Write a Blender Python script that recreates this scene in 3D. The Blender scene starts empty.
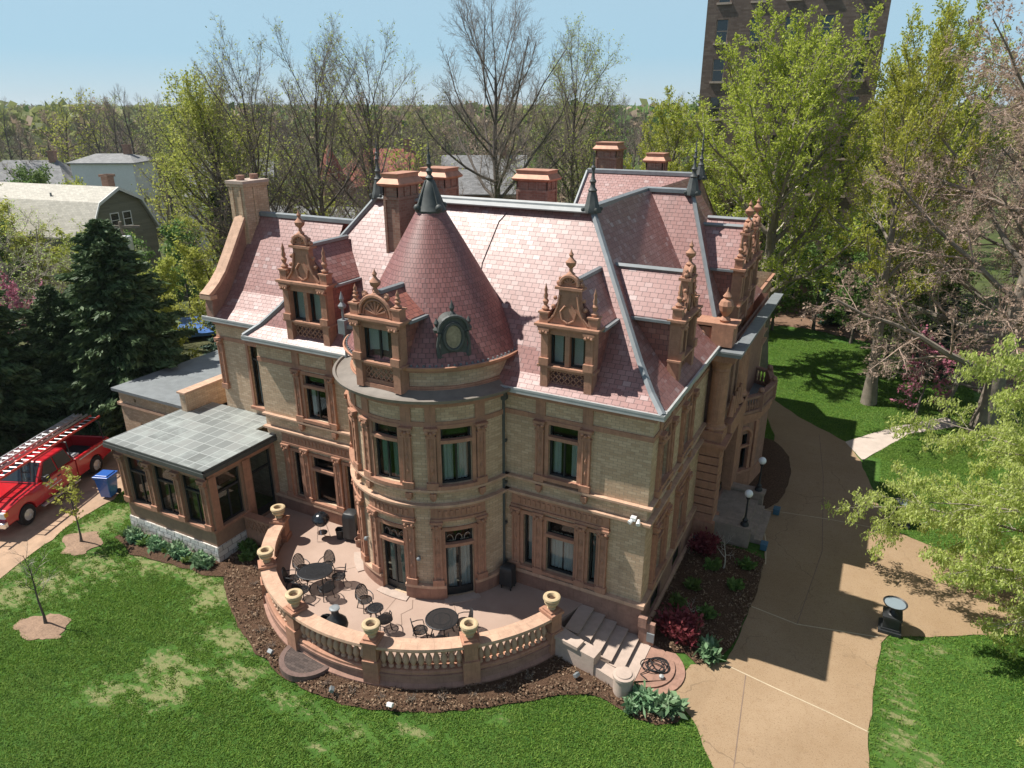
import bpy, bmesh, math, random
import numpy as np
from mathutils import Vector, Matrix, Quaternion
PI = math.pi
R = math.radians
rnd = random.Random(7)
SC = bpy.context.scene
COL = SC.collection

# ------------------------------------------------------------------ camera
cam_d = bpy.data.cameras.new('camera')
cam = bpy.data.objects.new('camera', cam_d); COL.objects.link(cam)
cam.location = (6.13, -22.72, 20.0)
cam.rotation_euler = (R(90 - 21.3), 0, R(27.5))
cam_d.sensor_fit = 'HORIZONTAL'; cam_d.sensor_width = 36.0
cam_d.lens = 36.0 * 711.0 / 1024.0
cam_d.clip_start = 0.1; cam_d.clip_end = 20000
SC.camera = cam

# ------------------------------------------------------------------ sky, sun, exposure
TO_SUN = Vector((-0.539, -0.125, 0.833)).normalized()
w = bpy.data.worlds.new('World'); SC.world = w; w.use_nodes = True
wn = w.node_tree.nodes; wl = w.node_tree.links
bg = wn['Background']
sky = wn.new('ShaderNodeTexSky'); sky.sky_type = 'NISHITA'; sky.sun_disc = False
sky.sun_elevation = math.asin(TO_SUN.z); sky.sun_rotation = math.atan2(TO_SUN.x, TO_SUN.y)
sky.altitude = 800; sky.air_density = 0.8; sky.dust_density = 0.0; sky.ozone_density = 3.0
tcw = wn.new('ShaderNodeTexCoord'); sxw = wn.new('ShaderNodeSeparateXYZ'); wl.new(tcw.outputs['Generated'], sxw.inputs[0])
rpw = wn.new('ShaderNodeValToRGB'); wl.new(sxw.outputs['Z'], rpw.inputs[0])          # clear spring air: pale at the horizon, deeper blue above
for e_, (p_, c_) in zip([rpw.color_ramp.elements[0], rpw.color_ramp.elements[1], rpw.color_ramp.elements.new(.06)], ((0.0,(.62,.77,.86)),(.17,(.30,.62,.90)),(.06,(.47,.73,.89)))): e_.position = p_; e_.color = (*c_, 1)
gnw = wn.new('ShaderNodeVectorMath'); gnw.operation = 'SCALE'; gnw.inputs['Scale'].default_value = 9.6; wl.new(rpw.outputs[0], gnw.inputs[0])
mrw = wn.new('ShaderNodeMapRange'); mrw.inputs[1].default_value = .12; mrw.inputs[2].default_value = .5; mrw.inputs[3].default_value = .15; mrw.inputs[4].default_value = .8; wl.new(sxw.outputs['Z'], mrw.inputs[0])
mxw = wn.new('ShaderNodeMix'); mxw.data_type = 'RGBA'; wl.new(mrw.outputs[0], mxw.inputs[0]); wl.new(gnw.outputs[0], mxw.inputs[6]); wl.new(sky.outputs['Color'], mxw.inputs[7])
wl.new(mxw.outputs[2], bg.inputs['Color']); bg.inputs['Strength'].default_value = 0.067
sd = bpy.data.lights.new('sun', 'SUN'); sd.energy = 5.0; sd.angle = R(0.5); sd.color = (1.0, 0.95, 0.87)
so = bpy.data.objects.new('sun', sd); COL.objects.link(so)
so.rotation_euler = (-TO_SUN).to_track_quat('-Z', 'Y').to_euler(); so.location = (-40, -10, 60)
SC.view_settings.view_transform = 'Standard'; SC.view_settings.look = 'None'
SC.view_settings.exposure = 0.5; SC.view_settings.gamma = 1.0; SC.view_settings.use_curve_mapping = False
cy = SC.cycles
cy.use_denoising = True
try: cy.denoiser = 'OPENIMAGEDENOISE'; cy.denoising_prefilter = 'ACCURATE'
except Exception: pass
cy.max_bounces = 6; cy.diffuse_bounces = 3; cy.glossy_bounces = 3; cy.transmission_bounces = 4; cy.transparent_max_bounces = 12
cy.caustics_reflective = False; cy.caustics_refractive = False
SC.render.engine = 'CYCLES'

# ------------------------------------------------------------------ node helpers
class NT:
    def __init__(s, name):
        s.m = bpy.data.materials.new(name); s.m.use_nodes = True
        s.t = s.m.node_tree; s.n = s.t.nodes; s.n.clear()
        s.out = s.n.new('ShaderNodeOutputMaterial')
    def L(s, a, b): s.t.links.new(a, b)
    def put(s, v, sock):
        if isinstance(v, bpy.types.NodeSocket): s.L(v, sock)
        elif isinstance(v, (tuple, list)) and len(v) == 3 and sock.type == 'RGBA': sock.default_value = (*v, 1)
        else: sock.default_value = v
    def node(s, typ, **kw):
        x = s.n.new(typ)
        for k, v in kw.items(): setattr(x, k, v)
        return x
    def math(s, op, a, b=0.0, c=None):
        x = s.n.new('ShaderNodeMath'); x.operation = op
        s.put(a, x.inputs[0]); s.put(b, x.inputs[1])
        if c is not None: s.put(c, x.inputs[2])
        return x.outputs[0]
    def mix(s, f, a, b, mode='MIX'):
        x = s.n.new('ShaderNodeMix'); x.data_type = 'RGBA'; x.blend_type = mode
        s.put(f, x.inputs[0]); s.put(a, x.inputs[6]); s.put(b, x.inputs[7]); return x.outputs[2]
    def ramp(s, f, stops, interp='LINEAR'):
        x = s.n.new('ShaderNodeValToRGB'); cr = x.color_ramp; cr.interpolation = interp
        while len(cr.elements) < len(stops): cr.elements.new(0.5)
        for e, (p, c) in zip(cr.elements, stops):
            e.position = p; e.color = (*c, 1) if len(c) == 3 else c
        s.put(f, x.inputs[0]); return x.outputs[0]
    def step(s, f, a, b):
        x = s.n.new('ShaderNodeMapRange'); x.interpolation_type = 'SMOOTHSTEP'
        s.put(f, x.inputs[0]); x.inputs[1].default_value = a; x.inputs[2].default_value = b
        return x.outputs[0]
    def pos(s): return s.n.new('ShaderNodeNewGeometry').outputs['Position']
    def obj(s): return s.n.new('ShaderNodeTexCoord').outputs['Object']
    def uv(s): return s.n.new('ShaderNodeTexCoord').outputs['UV']
    def noise(s, vec, scale, detail=4, rough=.55, dist=0.0):
        x = s.n.new('ShaderNodeTexNoise'); x.inputs['Scale'].default_value = scale
        x.inputs['Detail'].default_value = detail; x.inputs['Roughness'].default_value = rough
        x.inputs['Distortion'].default_value = dist
        if vec is not None: s.L(vec, x.inputs['Vector'])
        return x.outputs['Fac']
    def scaled(s, vec, sx, sy, sz):
        x = s.n.new('ShaderNodeVectorMath'); x.operation = 'MULTIPLY'
        s.L(vec, x.inputs[0]); x.inputs[1].default_value = (sx, sy, sz); return x.outputs[0]
    def bump(s, h, strength=.5, dist=.02, normal=None):
        x = s.n.new('ShaderNodeBump'); x.inputs['Strength'].default_value = strength; x.inputs['Distance'].default_value = dist
        s.put(h, x.inputs['Height'])
        if normal is not None: s.L(normal, x.inputs['Normal'])
        return x.outputs[0]
    def bsdf(s, color, rough=.8, metal=0.0, spec=.4, normal=None, **kw):
        p = s.n.new('ShaderNodeBsdfPrincipled')
        s.put(color, p.inputs['Base Color']); s.put(rough, p.inputs['Roughness']); s.put(metal, p.inputs['Metallic'])
        p.inputs['Specular IOR Level'].default_value = spec
        if normal is not None: s.L(normal, p.inputs['Normal'])
        for k, v in kw.items(): s.put(v, p.inputs[k])
        return p.outputs[0]
    def done(s, shader): s.L(shader, s.out.inputs['Surface']); return s.m
    def tiles(s, vec, tw, th, gap, stagger=.5):
        sp = s.n.new('ShaderNodeSeparateXYZ'); s.L(vec, sp.inputs[0])
        v = s.math('DIVIDE', sp.outputs[1], th); row = s.math('FLOOR', v); fv = s.math('SUBTRACT', v, row)
        u = s.math('ADD', s.math('DIVIDE', sp.outputs[0], tw), s.math('MULTIPLY', row, stagger))
        c = s.math('FLOOR', u); fu = s.math('SUBTRACT', u, c)
        cb = s.n.new('ShaderNodeCombineXYZ'); s.L(c, cb.inputs[0]); s.L(row, cb.inputs[1])
        wn_ = s.n.new('ShaderNodeTexWhiteNoise'); wn_.noise_dimensions = '2D'; s.L(cb.outputs[0], wn_.inputs['Vector'])
        eu = s.math('MULTIPLY', s.math('MINIMUM', fu, s.math('SUBTRACT', 1.0, fu)), tw)
        ev = s.math('MULTIPLY', fv, th)
        e = s.math('MINIMUM', eu, ev)
        edge = s.math('LESS_THAN', e, gap)
        return wn_.outputs['Value'], edge, fv, fu

def plain(name, col, rough=.8, var=.18, scale=6.0, metal=0.0, spec=.4, bump=0.0, bscale=30, col2=None):
    n = NT(name); p = n.pos()
    a = n.noise(p, scale, 5); b = n.noise(p, scale * .17, 3)
    f = n.math('ADD', n.math('MULTIPLY', a, .6), n.math('MULTIPLY', b, .4))
    lo = tuple(c * (1 - var) for c in col); hi = col2 or tuple(min(1, c * (1 + var)) for c in col)
    c = n.ramp(f, [(.3, lo), (.7, hi)])
    nm = n.bump(n.noise(p, bscale, 4), bump, .02) if bump else None
    return n.done(n.bsdf(c, rough, metal, spec, nm))

def slate(name, stops, tw=.31, th=.2, rough=.5):
    n = NT(name); uv = n.uv()
    r, edge, fv, fu = n.tiles(uv, tw, th, .012)
    c = n.ramp(r, stops, 'LINEAR')
    g = n.noise(n.pos(), .5, 4)
    sk = n.noise(n.scaled(uv, 2.6, .22, 1), 1.0, 5, .65)
    c = n.mix(n.math('MULTIPLY', n.step(sk, .48, .75), .42), c, (.17, .095, .085)); c = n.mix(n.math('MULTIPLY', n.step(g, .5, .78), .3), c, (.2, .12, .11))
    c = n.mix(n.math('MULTIPLY', n.noise(n.pos(), 9, 4), .35), c, (.24, .13, .13))
    c = n.mix(n.math('MULTIPLY', edge, .65), c, (.06, .035, .035))  # slate joints, with the shadow under each course's lower edge painted in
    h = n.math('ADD', n.math('MULTIPLY', n.math('SUBTRACT', 1.0, fv), 1.0), n.math('MULTIPLY', r, .45))
    h = n.math('ADD', h, n.math('MULTIPLY', edge, -.8))
    nm = n.bump(h, .85, .022)
    rr = n.math('ADD', n.math('MULTIPLY', r, -.07), rough + .03)
    return n.done(n.bsdf(c, rr, 0, .6, nm))

def brick(name, c1, c2, mortar, bw=.32, bh=.11, dirt=(.2, .14, .1)):
    n = NT(name); uv = n.uv()
    r, edge, fv, fu = n.tiles(uv, bw, bh, .011)
    c = n.ramp(r, [(0, c1), (.6, tuple((a + b) / 2 for a, b in zip(c1, c2))), (1, c2)])
    c = n.mix(edge, c, mortar)
    g = n.noise(n.pos(), .7, 5, .6)
    c = n.mix(n.math('MULTIPLY', n.step(g, .5, .8), .45), c, dirt)
    st = n.noise(n.scaled(n.pos(), 3.0, 3.0, .25), 1.0, 4, .6)
    c = n.mix(n.math('MULTIPLY', n.step(st, .55, .8), .35), c, dirt)
    nm = n.bump(n.math('ADD', n.math('MULTIPLY', edge, -1.0), n.math('MULTIPLY', r, .4)), .5, .012)
    return n.done(n.bsdf(c, .85, 0, .3, nm))

def stone(name, col, dirt, rough=.8, bump=.3, bscale=22, joint=0.0):
    n = NT(name); p = n.pos()
    f = n.noise(p, 3.5, 6, .65); s_ = n.noise(n.scaled(p, 2.2, 2.2, .35), 1.3, 5, .65); g = n.noise(p, .45, 3)
    c = n.ramp(f, [(.25, tuple(q*.72 for q in col)), (.55, col), (.8, tuple(min(1, q*1.22) for q in col))])
    c = n.mix(n.math('MULTIPLY', n.step(s_, .5, .78), .6), c, dirt); c = n.mix(n.math('MULTIPLY', n.step(g, .5, .8), .3), c, dirt)
    cell = n.node('ShaderNodeTexVoronoi'); n.L(p, cell.inputs['Vector']); cell.inputs['Scale'].default_value = 1.6  # random tone per cell, some blocks darker than others
    sx = n.node('ShaderNodeSeparateColor'); n.L(cell.outputs['Color'], sx.inputs[0]); c = n.mix(n.math('MULTIPLY', sx.outputs[0], .28), c, tuple(q*.62 for q in col))
    r_, ed_, fv_, fu_ = n.tiles(n.uv(), .62, .36, .009); c = n.mix(n.math('MULTIPLY', ed_, .45), c, tuple(q*.45 for q in col)); c = n.mix(n.math('MULTIPLY', r_, .16), c, dirt)
    return n.done(n.bsdf(c, rough, 0, .3, n.bump(n.math('ADD', n.noise(p, bscale, 5, .6), n.math('MULTIPLY', ed_, -.6)), bump, .02)))
MT = {}
MT['slate'] = slate('roof_slate', [(0, (.275, .115, .096)), (.4, (.31, .142, .122)), (.85, (.35, .18, .16)), (.95, (.385, .225, .205)), (1, (.45, .32, .30))], rough=.42)
MT['conetile'] = slate('cone_tile', [(0, (.20, .075, .065)), (.5, (.25, .095, .08)), (1, (.30, .13, .115))], .17, .19, .45)
MT['redtile'] = slate('red_tile', [(0, (.24, .075, .05)), (.5, (.32, .10, .065)), (1, (.40, .15, .105))], .31, .2, .55)
MT['brick'] = brick('tan_brick', (.49, .34, .222), (.635, .475, .325), (.37, .28, .205))
MT['brickred'] = brick('chimney_brick', (.26, .14, .10), (.36, .22, .165), (.30, .25, .2))
MT['terra'] = stone('terracotta', (.47, .25, .165), (.22, .12, .085))
MT['terralt'] = stone('pale_terracotta', (.59, .385, .27), (.33, .21, .15))
MT['redstone'] = stone('red_sandstone', (.37, .215, .16), (.18, .11, .085))
MT['copper'] = plain('copper', (.46, .235, .155), .55, .3, 3, metal=.15)
MT['lead'] = plain('lead_sheet', (.23, .25, .26), .5, .2, 2.5, metal=.2)
MT['oldlead'] = plain('old_brown_lead', (.20,.175,.15), .55, .25, 2.5)
MT['leadlt'] = plain('pale_lead', (.40, .41, .405), .5, .14, 2.5)
MT['iron'] = plain('black_iron', (.028, .03, .032), .5, .3, 8)
MT['verd'] = plain('weathered_dark_copper', (.075, .082, .078), .55, .3, 6)
MT['frame'] = plain('window_frame_paint', (.022, .026, .028), .4, .2, 4)
MT['pale'] = plain('pale_stone', (.45, .355, .295), .8, .15, 4, bump=.25, bscale=20)
MT['urn'] = stone('buff_urn_stone', (.60, .46, .28), (.26, .2, .13))
MT['concrete'] = plain('concrete', (.50, .42, .36), .85, .15, 2, bump=.15)
MT['white'] = plain('white_paint', (.78, .78, .76), .5, .06, 3)
MT['curtain'] = plain('curtain_cloth', (.72, .72, .70), .9, .08, 3)
MT['curtgreen'] = plain('green_curtain', (.30, .42, .36), .9, .15, 3)
MT['dark'] = plain('dark_interior', (.02, .018, .016), .9, .2, 2)  # near-black colour standing in for the darkness of unlit rooms
def glass(name, tint=(.75, .8, .8), k=.62):
    n = NT(name)
    tr = n.node('ShaderNodeBsdfTransparent'); tr.inputs[0].default_value = (*tint, 1)
    gl = n.node('ShaderNodeBsdfGlossy'); gl.inputs['Roughness'].default_value = .02
    gl.inputs['Normal'].default_value = (0, 0, 0)
    gl.inputs[0].default_value = (.9, .95, 1, 1)
    n.L(n.bump(n.noise(n.pos(), .9, 2), .05, .05), gl.inputs['Normal'])
    lw = n.node('ShaderNodeLayerWeight'); lw.inputs['Blend'].default_value = .25
    f = n.math('ADD', n.math('MULTIPLY', n.math('POWER', lw.outputs['Facing'], 2.0), .4), .035)
    mx = n.node('ShaderNodeMixShader'); n.L(f, mx.inputs[0]); n.L(tr.outputs[0], mx.inputs[1]); n.L(gl.outputs[0], mx.inputs[2])
    return n.done(mx.outputs[0])
MT['glass'] = glass('window_glass')
def flatseam():
    n = NT('seamed_metal_roof'); uv = n.uv()
    r, edge, fv, fu = n.tiles(uv, .62, .78, .022, 0.0)
    e2 = n.math('LESS_THAN', n.math('MULTIPLY', n.math('SUBTRACT', 1.0, fv), .78), .02)
    edge = n.math('MAXIMUM', edge, e2)
    c = n.ramp(r, [(0, (.17, .18, .17)), (.5, (.22, .235, .225)), (1, (.28, .29, .275))])
    c = n.mix(n.step(n.noise(n.pos(), .9, 5, .65), .45, .7), c, (.33, .36, .34))
    c = n.mix(n.math('MULTIPLY', edge, .75), c, (.46, .49, .47))
    return n.done(n.bsdf(c, .5, .1, .4, n.bump(edge, .5, .02)))
MT['seam'] = flatseam()
def stonebase():
    n = NT('white_limestone_blocks'); uv = n.uv()
    r, edge, fv, fu = n.tiles(uv, .55, .27, .018)
    c = n.ramp(r, [(0, (.55, .52, .47)), (1, (.78, .76, .72))])
    c = n.mix(edge, c, (.22, .2, .18))
    h = n.math('ADD', n.noise(n.pos(), 5, 5), n.math('MULTIPLY', edge, -1.5))
    return n.done(n.bsdf(c, .9, 0, .2, n.bump(h, .8, .05)))
MT['limestone'] = stonebase()

# ------------------------------------------------------------------ mesh builder
class B:
    def __init__(s): s.v = []; s.f = []; s.uv = []; s.mi = []; s.T = None; s.cur = 0
    def add(s, vs, fs, uvs=None):
        o = len(s.v)
        if s.T is not None: vs = [s.T @ Vector(p) for p in vs]
        s.v += [tuple(p) for p in vs]
        for i, f in enumerate(fs):
            s.f.append([o + k for k in f]); s.uv.append(uvs[i] if uvs else None); s.mi.append(s.cur)
    def box(s, x0, x1, y0, y1, z0, z1):
        s.add([(x0,y0,z0),(x1,y0,z0),(x1,y1,z0),(x0,y1,z0),(x0,y0,z1),(x1,y0,z1),(x1,y1,z1),(x0,y1,z1)],
              [(3,2,1,0),(4,5,6,7),(0,1,5,4),(1,2,6,5),(2,3,7,6),(3,0,4,7)])
    def obox(s, c, size, M):
        h = [q / 2 for q in size]; c = Vector(c)
        vs = [c + M @ Vector((sx*h[0], sy*h[1], sz*h[2])) for sz in (-1,1) for sy in (-1,1) for sx in (-1,1)]
        s.add(vs, [(2,3,1,0),(4,5,7,6),(0,1,5,4),(1,3,7,5),(3,2,6,7),(2,0,4,6)])
    def prism(s, poly, z0, z1):
        n = len(poly)
        vs = [(x,y,z0) for x,y in poly] + [(x,y,z1) for x,y in poly]
        s.add(vs, [tuple(range(n))[::-1], tuple(range(n,2*n))] + [(i,(i+1)%n,n+(i+1)%n,n+i) for i in range(n)])
    def plate(s, pts, off):
        n = len(pts); off = Vector(off)
        vs = [Vector(p) for p in pts] + [Vector(p) + off for p in pts]
        s.add(vs, [tuple(range(n))[::-1], tuple(range(n,2*n))] + [(i,(i+1)%n,n+(i+1)%n,n+i) for i in range(n)])
    def lathe(s, prof, c=(0,0,0), seg=12, uvr=None, M=None):
        c = Vector(c); vs = []; n = len(prof)
        for j in range(seg):
            a = 2*PI*j/seg
            for r, z in prof:
                q = Vector((r*math.cos(a), r*math.sin(a), z))
                vs.append(c + (M @ q if M else q))
        fs = []; uvs = [] if uvr else None
        L = [0]
        for k in range(1, n): L.append(L[-1] + math.dist(prof[k], prof[k-1]))
        for j in range(seg):
            j2 = (j+1) % seg
            for k in range(n-1):
                fs.append((j*n+k, j2*n+k, j2*n+k+1, j*n+k+1))
                if uvr:
                    u0 = j/seg*2*PI*uvr; u1 = (j+1)/seg*2*PI*uvr
                    uvs.append([(u0,L[k]),(u1,L[k]),(u1,L[k+1]),(u0,L[k+1])])
        s.add(vs, fs, uvs)
        for e in (0, n-1):
            if prof[e][0] > .001: s.add([vs[j*n+e] for j in range(seg)], [tuple(range(seg))])
    def tube(s, pts, rad, sides=6, cap=True):
        pts = [Vector(p) for p in pts]; n = len(pts)
        if not isinstance(rad, (list, tuple)): rad = [rad]*n
        vs = []; prev = None
        for i in range(n):
            t = (pts[min(i+1,n-1)] - pts[max(i-1,0)])
            t = t.normalized() if t.length > 1e-9 else Vector((0,0,1))
            if prev is None:
                a = t.cross(Vector((0,0,1)));
                if a.length < .05: a = t.cross(Vector((1,0,0)))
            else: a = prev - t * prev.dot(t)
            a.normalize(); prev = a; b = t.cross(a)
            for k in range(sides):
                an = 2*PI*(k+.5)/sides
                vs.append(pts[i] + (a*math.cos(an) + b*math.sin(an))*rad[i])
        fs = [(i*sides+k, i*sides+(k+1)%sides, (i+1)*sides+(k+1)%sides, (i+1)*sides+k) for i in range(n-1) for k in range(sides)]
        if cap: fs += [tuple(range(sides))[::-1], tuple(range((n-1)*sides, n*sides))]
        s.add(vs, fs)
    def sphere(s, c, r, seg=10, ring=6, sc=(1,1,1)):
        prof = [(r*sc[0]*math.sin(PI*k/ring), -r*sc[2]*math.cos(PI*k/ring)) for k in range(ring+1)]
        s.lathe(prof, c, seg)
    def arcx(s, prof, c, a0, a1, n, closed=False):
        # profile [(r,z)] closed loop swept about c; angle from -y towards +x
        vs = []; m = len(prof)
        for j in range(n + (0 if closed else 1)):
            a = a0 + (a1-a0)*j/n
            for r, z in prof: vs.append((c[0] + r*math.sin(a), c[1] - r*math.cos(a), z))
        tot = n if closed else n+1
        fs = []; uvs = []
        L = [0]
        for k in range(m): L.append(L[-1] + math.dist(prof[k], prof[(k+1) % m]))
        rm = max(p[0] for p in prof)
        for j in range(n):
            j2 = (j+1) % tot
            for k in range(m):
                k2 = (k+1) % m
                fs.append((j*m+k, j2*m+k, j2*m+k2, j*m+k2))
                u0 = (a0+(a1-a0)*j/n)*rm; u1 = (a0+(a1-a0)*(j+1)/n)*rm
                uvs.append([(u0,L[k]),(u1,L[k]),(u1,L[k+1]),(u0,L[k+1])])
        s.add(vs, fs, uvs)
        if not closed:
            s.add(vs[:m], [tuple(range(m))]); s.add(vs[-m:], [tuple(range(m))[::-1]])
    def fbox(s, F, u0, u1, d0, d1, z0, z1):
        n = F.nsub(abs(u1-u0)); vs = []
        for i in range(n+1):
            u = u0 + (u1-u0)*i/n
            for d, z in ((d0,z0),(d1,z0),(d1,z1),(d0,z1)): vs.append(F(u,d,z))
        fs = []; uvs = []
        for i in range(n):
            ua = u0+(u1-u0)*i/n; ub = u0+(u1-u0)*(i+1)/n
            for k in range(4):
                k2 = (k+1) % 4
                fs.append((i*4+k, (i+1)*4+k, (i+1)*4+k2, i*4+k2))
                va, vb = ((z0,z0+d1-d0),(z0,z1),(z1,z1+d1-d0),(z1,z0))[k]
                uvs.append([(ua,va),(ub,va),(ub,vb),(ua,vb)])
        fs += [(0,1,2,3), (n*4+3,n*4+2,n*4+1,n*4)]
        uvs += [[(d0,z0),(d1,z0),(d1,z1),(d0,z1)], [(d0,z1),(d1,z1),(d1,z0),(d0,z0)]]
        s.add(vs, fs, uvs)
    def fwall(s, F, u0, u1, z0, z1, holes, depth=.26):
        us = {u0, u1}; zs = {z0, z1}
        for a, b, c, d in holes: us |= {a, b}; zs |= {c, d}
        us = sorted(u for u in us if u0-1e-6 <= u <= u1+1e-6); zs = sorted(z for z in zs if z0-1e-6 <= z <= z1+1e-6)
        for i in range(len(us)-1):
            n = F.nsub(us[i+1]-us[i])
            for j in range(len(zs)-1):
                uc = (us[i]+us[i+1])/2; zc = (zs[j]+zs[j+1])/2
                if any(a < uc < b and c < zc < d for a, b, c, d in holes): continue
                for q in range(n):
                    ua = us[i]+(us[i+1]-us[i])*q/n; ub = us[i]+(us[i+1]-us[i])*(q+1)/n
                    s.add([F(ua,0,zs[j]),F(ub,0,zs[j]),F(ub,0,zs[j+1]),F(ua,0,zs[j+1])], [(0,1,2,3)],
                          [[(ua,zs[j]),(ub,zs[j]),(ub,zs[j+1]),(ua,zs[j+1])]])
        for a, b, c, d in holes:
            for ua, ub, za, zb in ((a,a,c,d),(b,b,c,d),(a,b,c,c),(a,b,d,d)):
                n = F.nsub(abs(ub-ua)) if ub > ua else 1
                for q in range(n):
                    x0 = ua+(ub-ua)*q/n; x1 = ua+(ub-ua)*(q+1)/n
                    if ua == ub: pts = [F(ua,0,za),F(ua,-depth,za),F(ua,-depth,zb),F(ua,0,zb)]
                    else: pts = [F(x0,0,za),F(x1,0,za),F(x1,-depth,za),F(x0,-depth,za)]
                    s.add(pts, [(0,1,2,3)])
    def build(s, name, mats, parent=None, smooth=False, recalc=True, bevel=0.0, angle=40):
        me = bpy.data.meshes.new(name)
        V = np.array(s.v, float)
        lo = V.min(0); hi = V.max(0); org = np.array(((lo[0]+hi[0])/2, (lo[1]+hi[1])/2, lo[2]))
        me.from_pydata((V - org).tolist(), [], s.f)
        if not isinstance(mats, (list, tuple)): mats = [mats]
        for m in mats: me.materials.append(MT[m] if isinstance(m, str) else m)
        if len(mats) > 1: me.polygons.foreach_set('material_index', s.mi)
        uvl = me.uv_layers.new(name='UVMap'); data = np.zeros((len(me.loops), 2)); k = 0
        for f, uv in zip(s.f, s.uv):
            m = len(f)
            if uv is not None: data[k:k+m] = uv
            else:
                P = V[f]
                nn = np.zeros(3)
                for i in range(m): nn += np.cross(P[i]-P[0], P[(i+1) % m]-P[0])
                l = np.linalg.norm(nn); nn = nn/l if l > 1e-12 else np.array((0,0,1.))
                if nn[2] < 0: nn = -nn
                if abs(nn[2]) > .985: t = np.array((1.,0,0)); b = np.array((0,1.,0))
                else:
                    t = np.cross((0,0,1.), nn); t /= np.linalg.norm(t); b = np.cross(nn, t)
                    if b[2] < 0: b = -b
                data[k:k+m, 0] = P @ t; data[k:k+m, 1] = P @ b
            k += m
        uvl.data.foreach_set('uv', data.ravel())
        if recalc:
            bm = bmesh.new(); bm.from_mesh(me); bmesh.ops.recalc_face_normals(bm, faces=bm.faces[:]); bm.to_mesh(me); bm.free()
        o = bpy.data.objects.new(name, me); COL.objects.link(o)
        if smooth:
            me.polygons.foreach_set('use_smooth', [True]*len(me.polygons))
            try: me.set_sharp_from_angle(angle=R(angle))
            except Exception: pass
        if bevel:
            bv = o.modifiers.new('Bevel', 'BEVEL'); bv.width = bevel; bv.segments = 2; bv.limit_method = 'ANGLE'
        if parent is not None:
            o.parent = parent; o.location = Vector(org) - (Vector(parent['_o']) if '_o' in parent else Vector((0,0,0)))
            o['_o'] = tuple(org)
        else: o.location = org; o['_o'] = tuple(org)
        return o
def tag(o, label=None, cat=None, group=None, kind=None):
    if label: o['label'] = label
    if cat: o['category'] = cat
    if group: o['group'] = group
    if kind: o['kind'] = kind
    return o
def thing(name, loc, label, cat, group=None, rz=0.0, world_children=False):
    o = bpy.data.objects.new(name, None); COL.objects.link(o); o.empty_display_size = .2
    o.location = loc; o.rotation_euler = (0, 0, rz)
    o['_o'] = tuple(loc) if world_children else (0.0, 0.0, 0.0)
    return tag(o, label, cat, group)
def kids(o): return [c for c in bpy.data.objects if c.parent == o]
def dup(o, loc=None, rz=None, sc=None, label=None, parent=None, group=None):
    c = o.copy(); COL.objects.link(c)
    if parent is not None: c.parent = parent
    for ch in list(o.children): dup(ch, parent=c)
    if loc is not None: c.location = loc
    if rz is not None: c.rotation_euler = (0, 0, rz)
    if sc is not None: c.scale = (sc,)*3 if not isinstance(sc, (tuple, list)) else sc
    if label: c['label'] = label
    if group: c['group'] = group
    return c

class Flat:
    def __init__(s, o, t, n): s.o = Vector(o); s.t = Vector(t).normalized(); s.n = Vector(n).normalized()
    def __call__(s, u, d, z): q = s.o + s.t*u + s.n*d; return (q.x, q.y, s.o.z + z)
    def nsub(s, L): return 1
class Round:
    def __init__(s, c, r): s.c = c; s.r = r
    def __call__(s, u, d, z):
        a = u / s.r; return (s.c[0] + (s.r+d)*math.sin(a), s.c[1] - (s.r+d)*math.cos(a), z)
    def nsub(s, L): return max(1, int(math.ceil(L/.28)))
    def tangent(s, a, d=0.0, z=0.0):
        return Flat((s.c[0] + (s.r+d)*math.sin(a), s.c[1] - (s.r+d)*math.cos(a), z), (math.cos(a), math.sin(a), 0), (math.sin(a), -math.cos(a), 0))
# ------------------------------------------------------------------ the mansion
house = thing('mansion', (-10.0, 9.0, 0.0), 'large tan brick mansion with a round corner tower and steep rose slate roof', 'house', world_children=True)
FRONT = Flat((0,0,0), (1,0,0), (0,-1,0))
EAST = Flat((0,0,0), (0,1,0), (1,0,0))
WINGF = Flat((0,1.5,0), (1,0,0), (0,-1,0))
TC = (-9.6, .7); TR = 3.7
TOW = Round(TC, TR)

def window(F, u0, u1, z0, z1, zt=None, mull=True, curt='curtain', dep=.2, sides=.32, door=False):
    b = B(); fw = .075
    b.fbox(F, u0, u0+fw, -dep, -dep+.09, z0, z1); b.fbox(F, u1-fw, u1, -dep, -dep+.09, z0, z1)
    b.fbox(F, u0+fw, u1-fw, -dep, -dep+.09, z0, z0+fw); b.fbox(F, u0+fw, u1-fw, -dep, -dep+.09, z1-fw, z1)
    zt2 = z1-fw
    if zt: b.fbox(F, u0+fw, u1-fw, -dep-.01, -dep+.12, zt-.05, zt+.05); zt2 = zt-.05
    if mull:
        um = (u0+u1)/2; b.fbox(F, um-.035, um+.035, -dep, -dep+.075, z0+fw, zt2)
    if door: b.fbox(F, u0+fw, u1-fw, -dep, -dep+.07, z0+fw, z0+.35)
    o = b.build('window', 'frame', house)
    g = B(); g.fbox(F, u0+.03, u1-.03, -dep+.02, -dep+.035, z0+.03, z1-.03)
    g.build('pane', 'glass', o)
    if curt:
        wd = (u1-u0); zz = (zt or z1)
        c = B()
        for a, e in ((u0+.05, u0+wd*sides), (u1-wd*sides, u1-.05)):
            n = max(4, int((e-a)/.07)); vs = []
            for i in range(n+1):
                d = -dep-.14 + (.025 if i % 2 else -.025); u = a+(e-a)*i/n
                vs += [F(u, d, z0+.03), F(u, d, zz)]
            c.add(vs, [(2*i, 2*i+2, 2*i+3, 2*i+1) for i in range(n)])
        c.build('curtain', curt, o)
    return o

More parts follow.
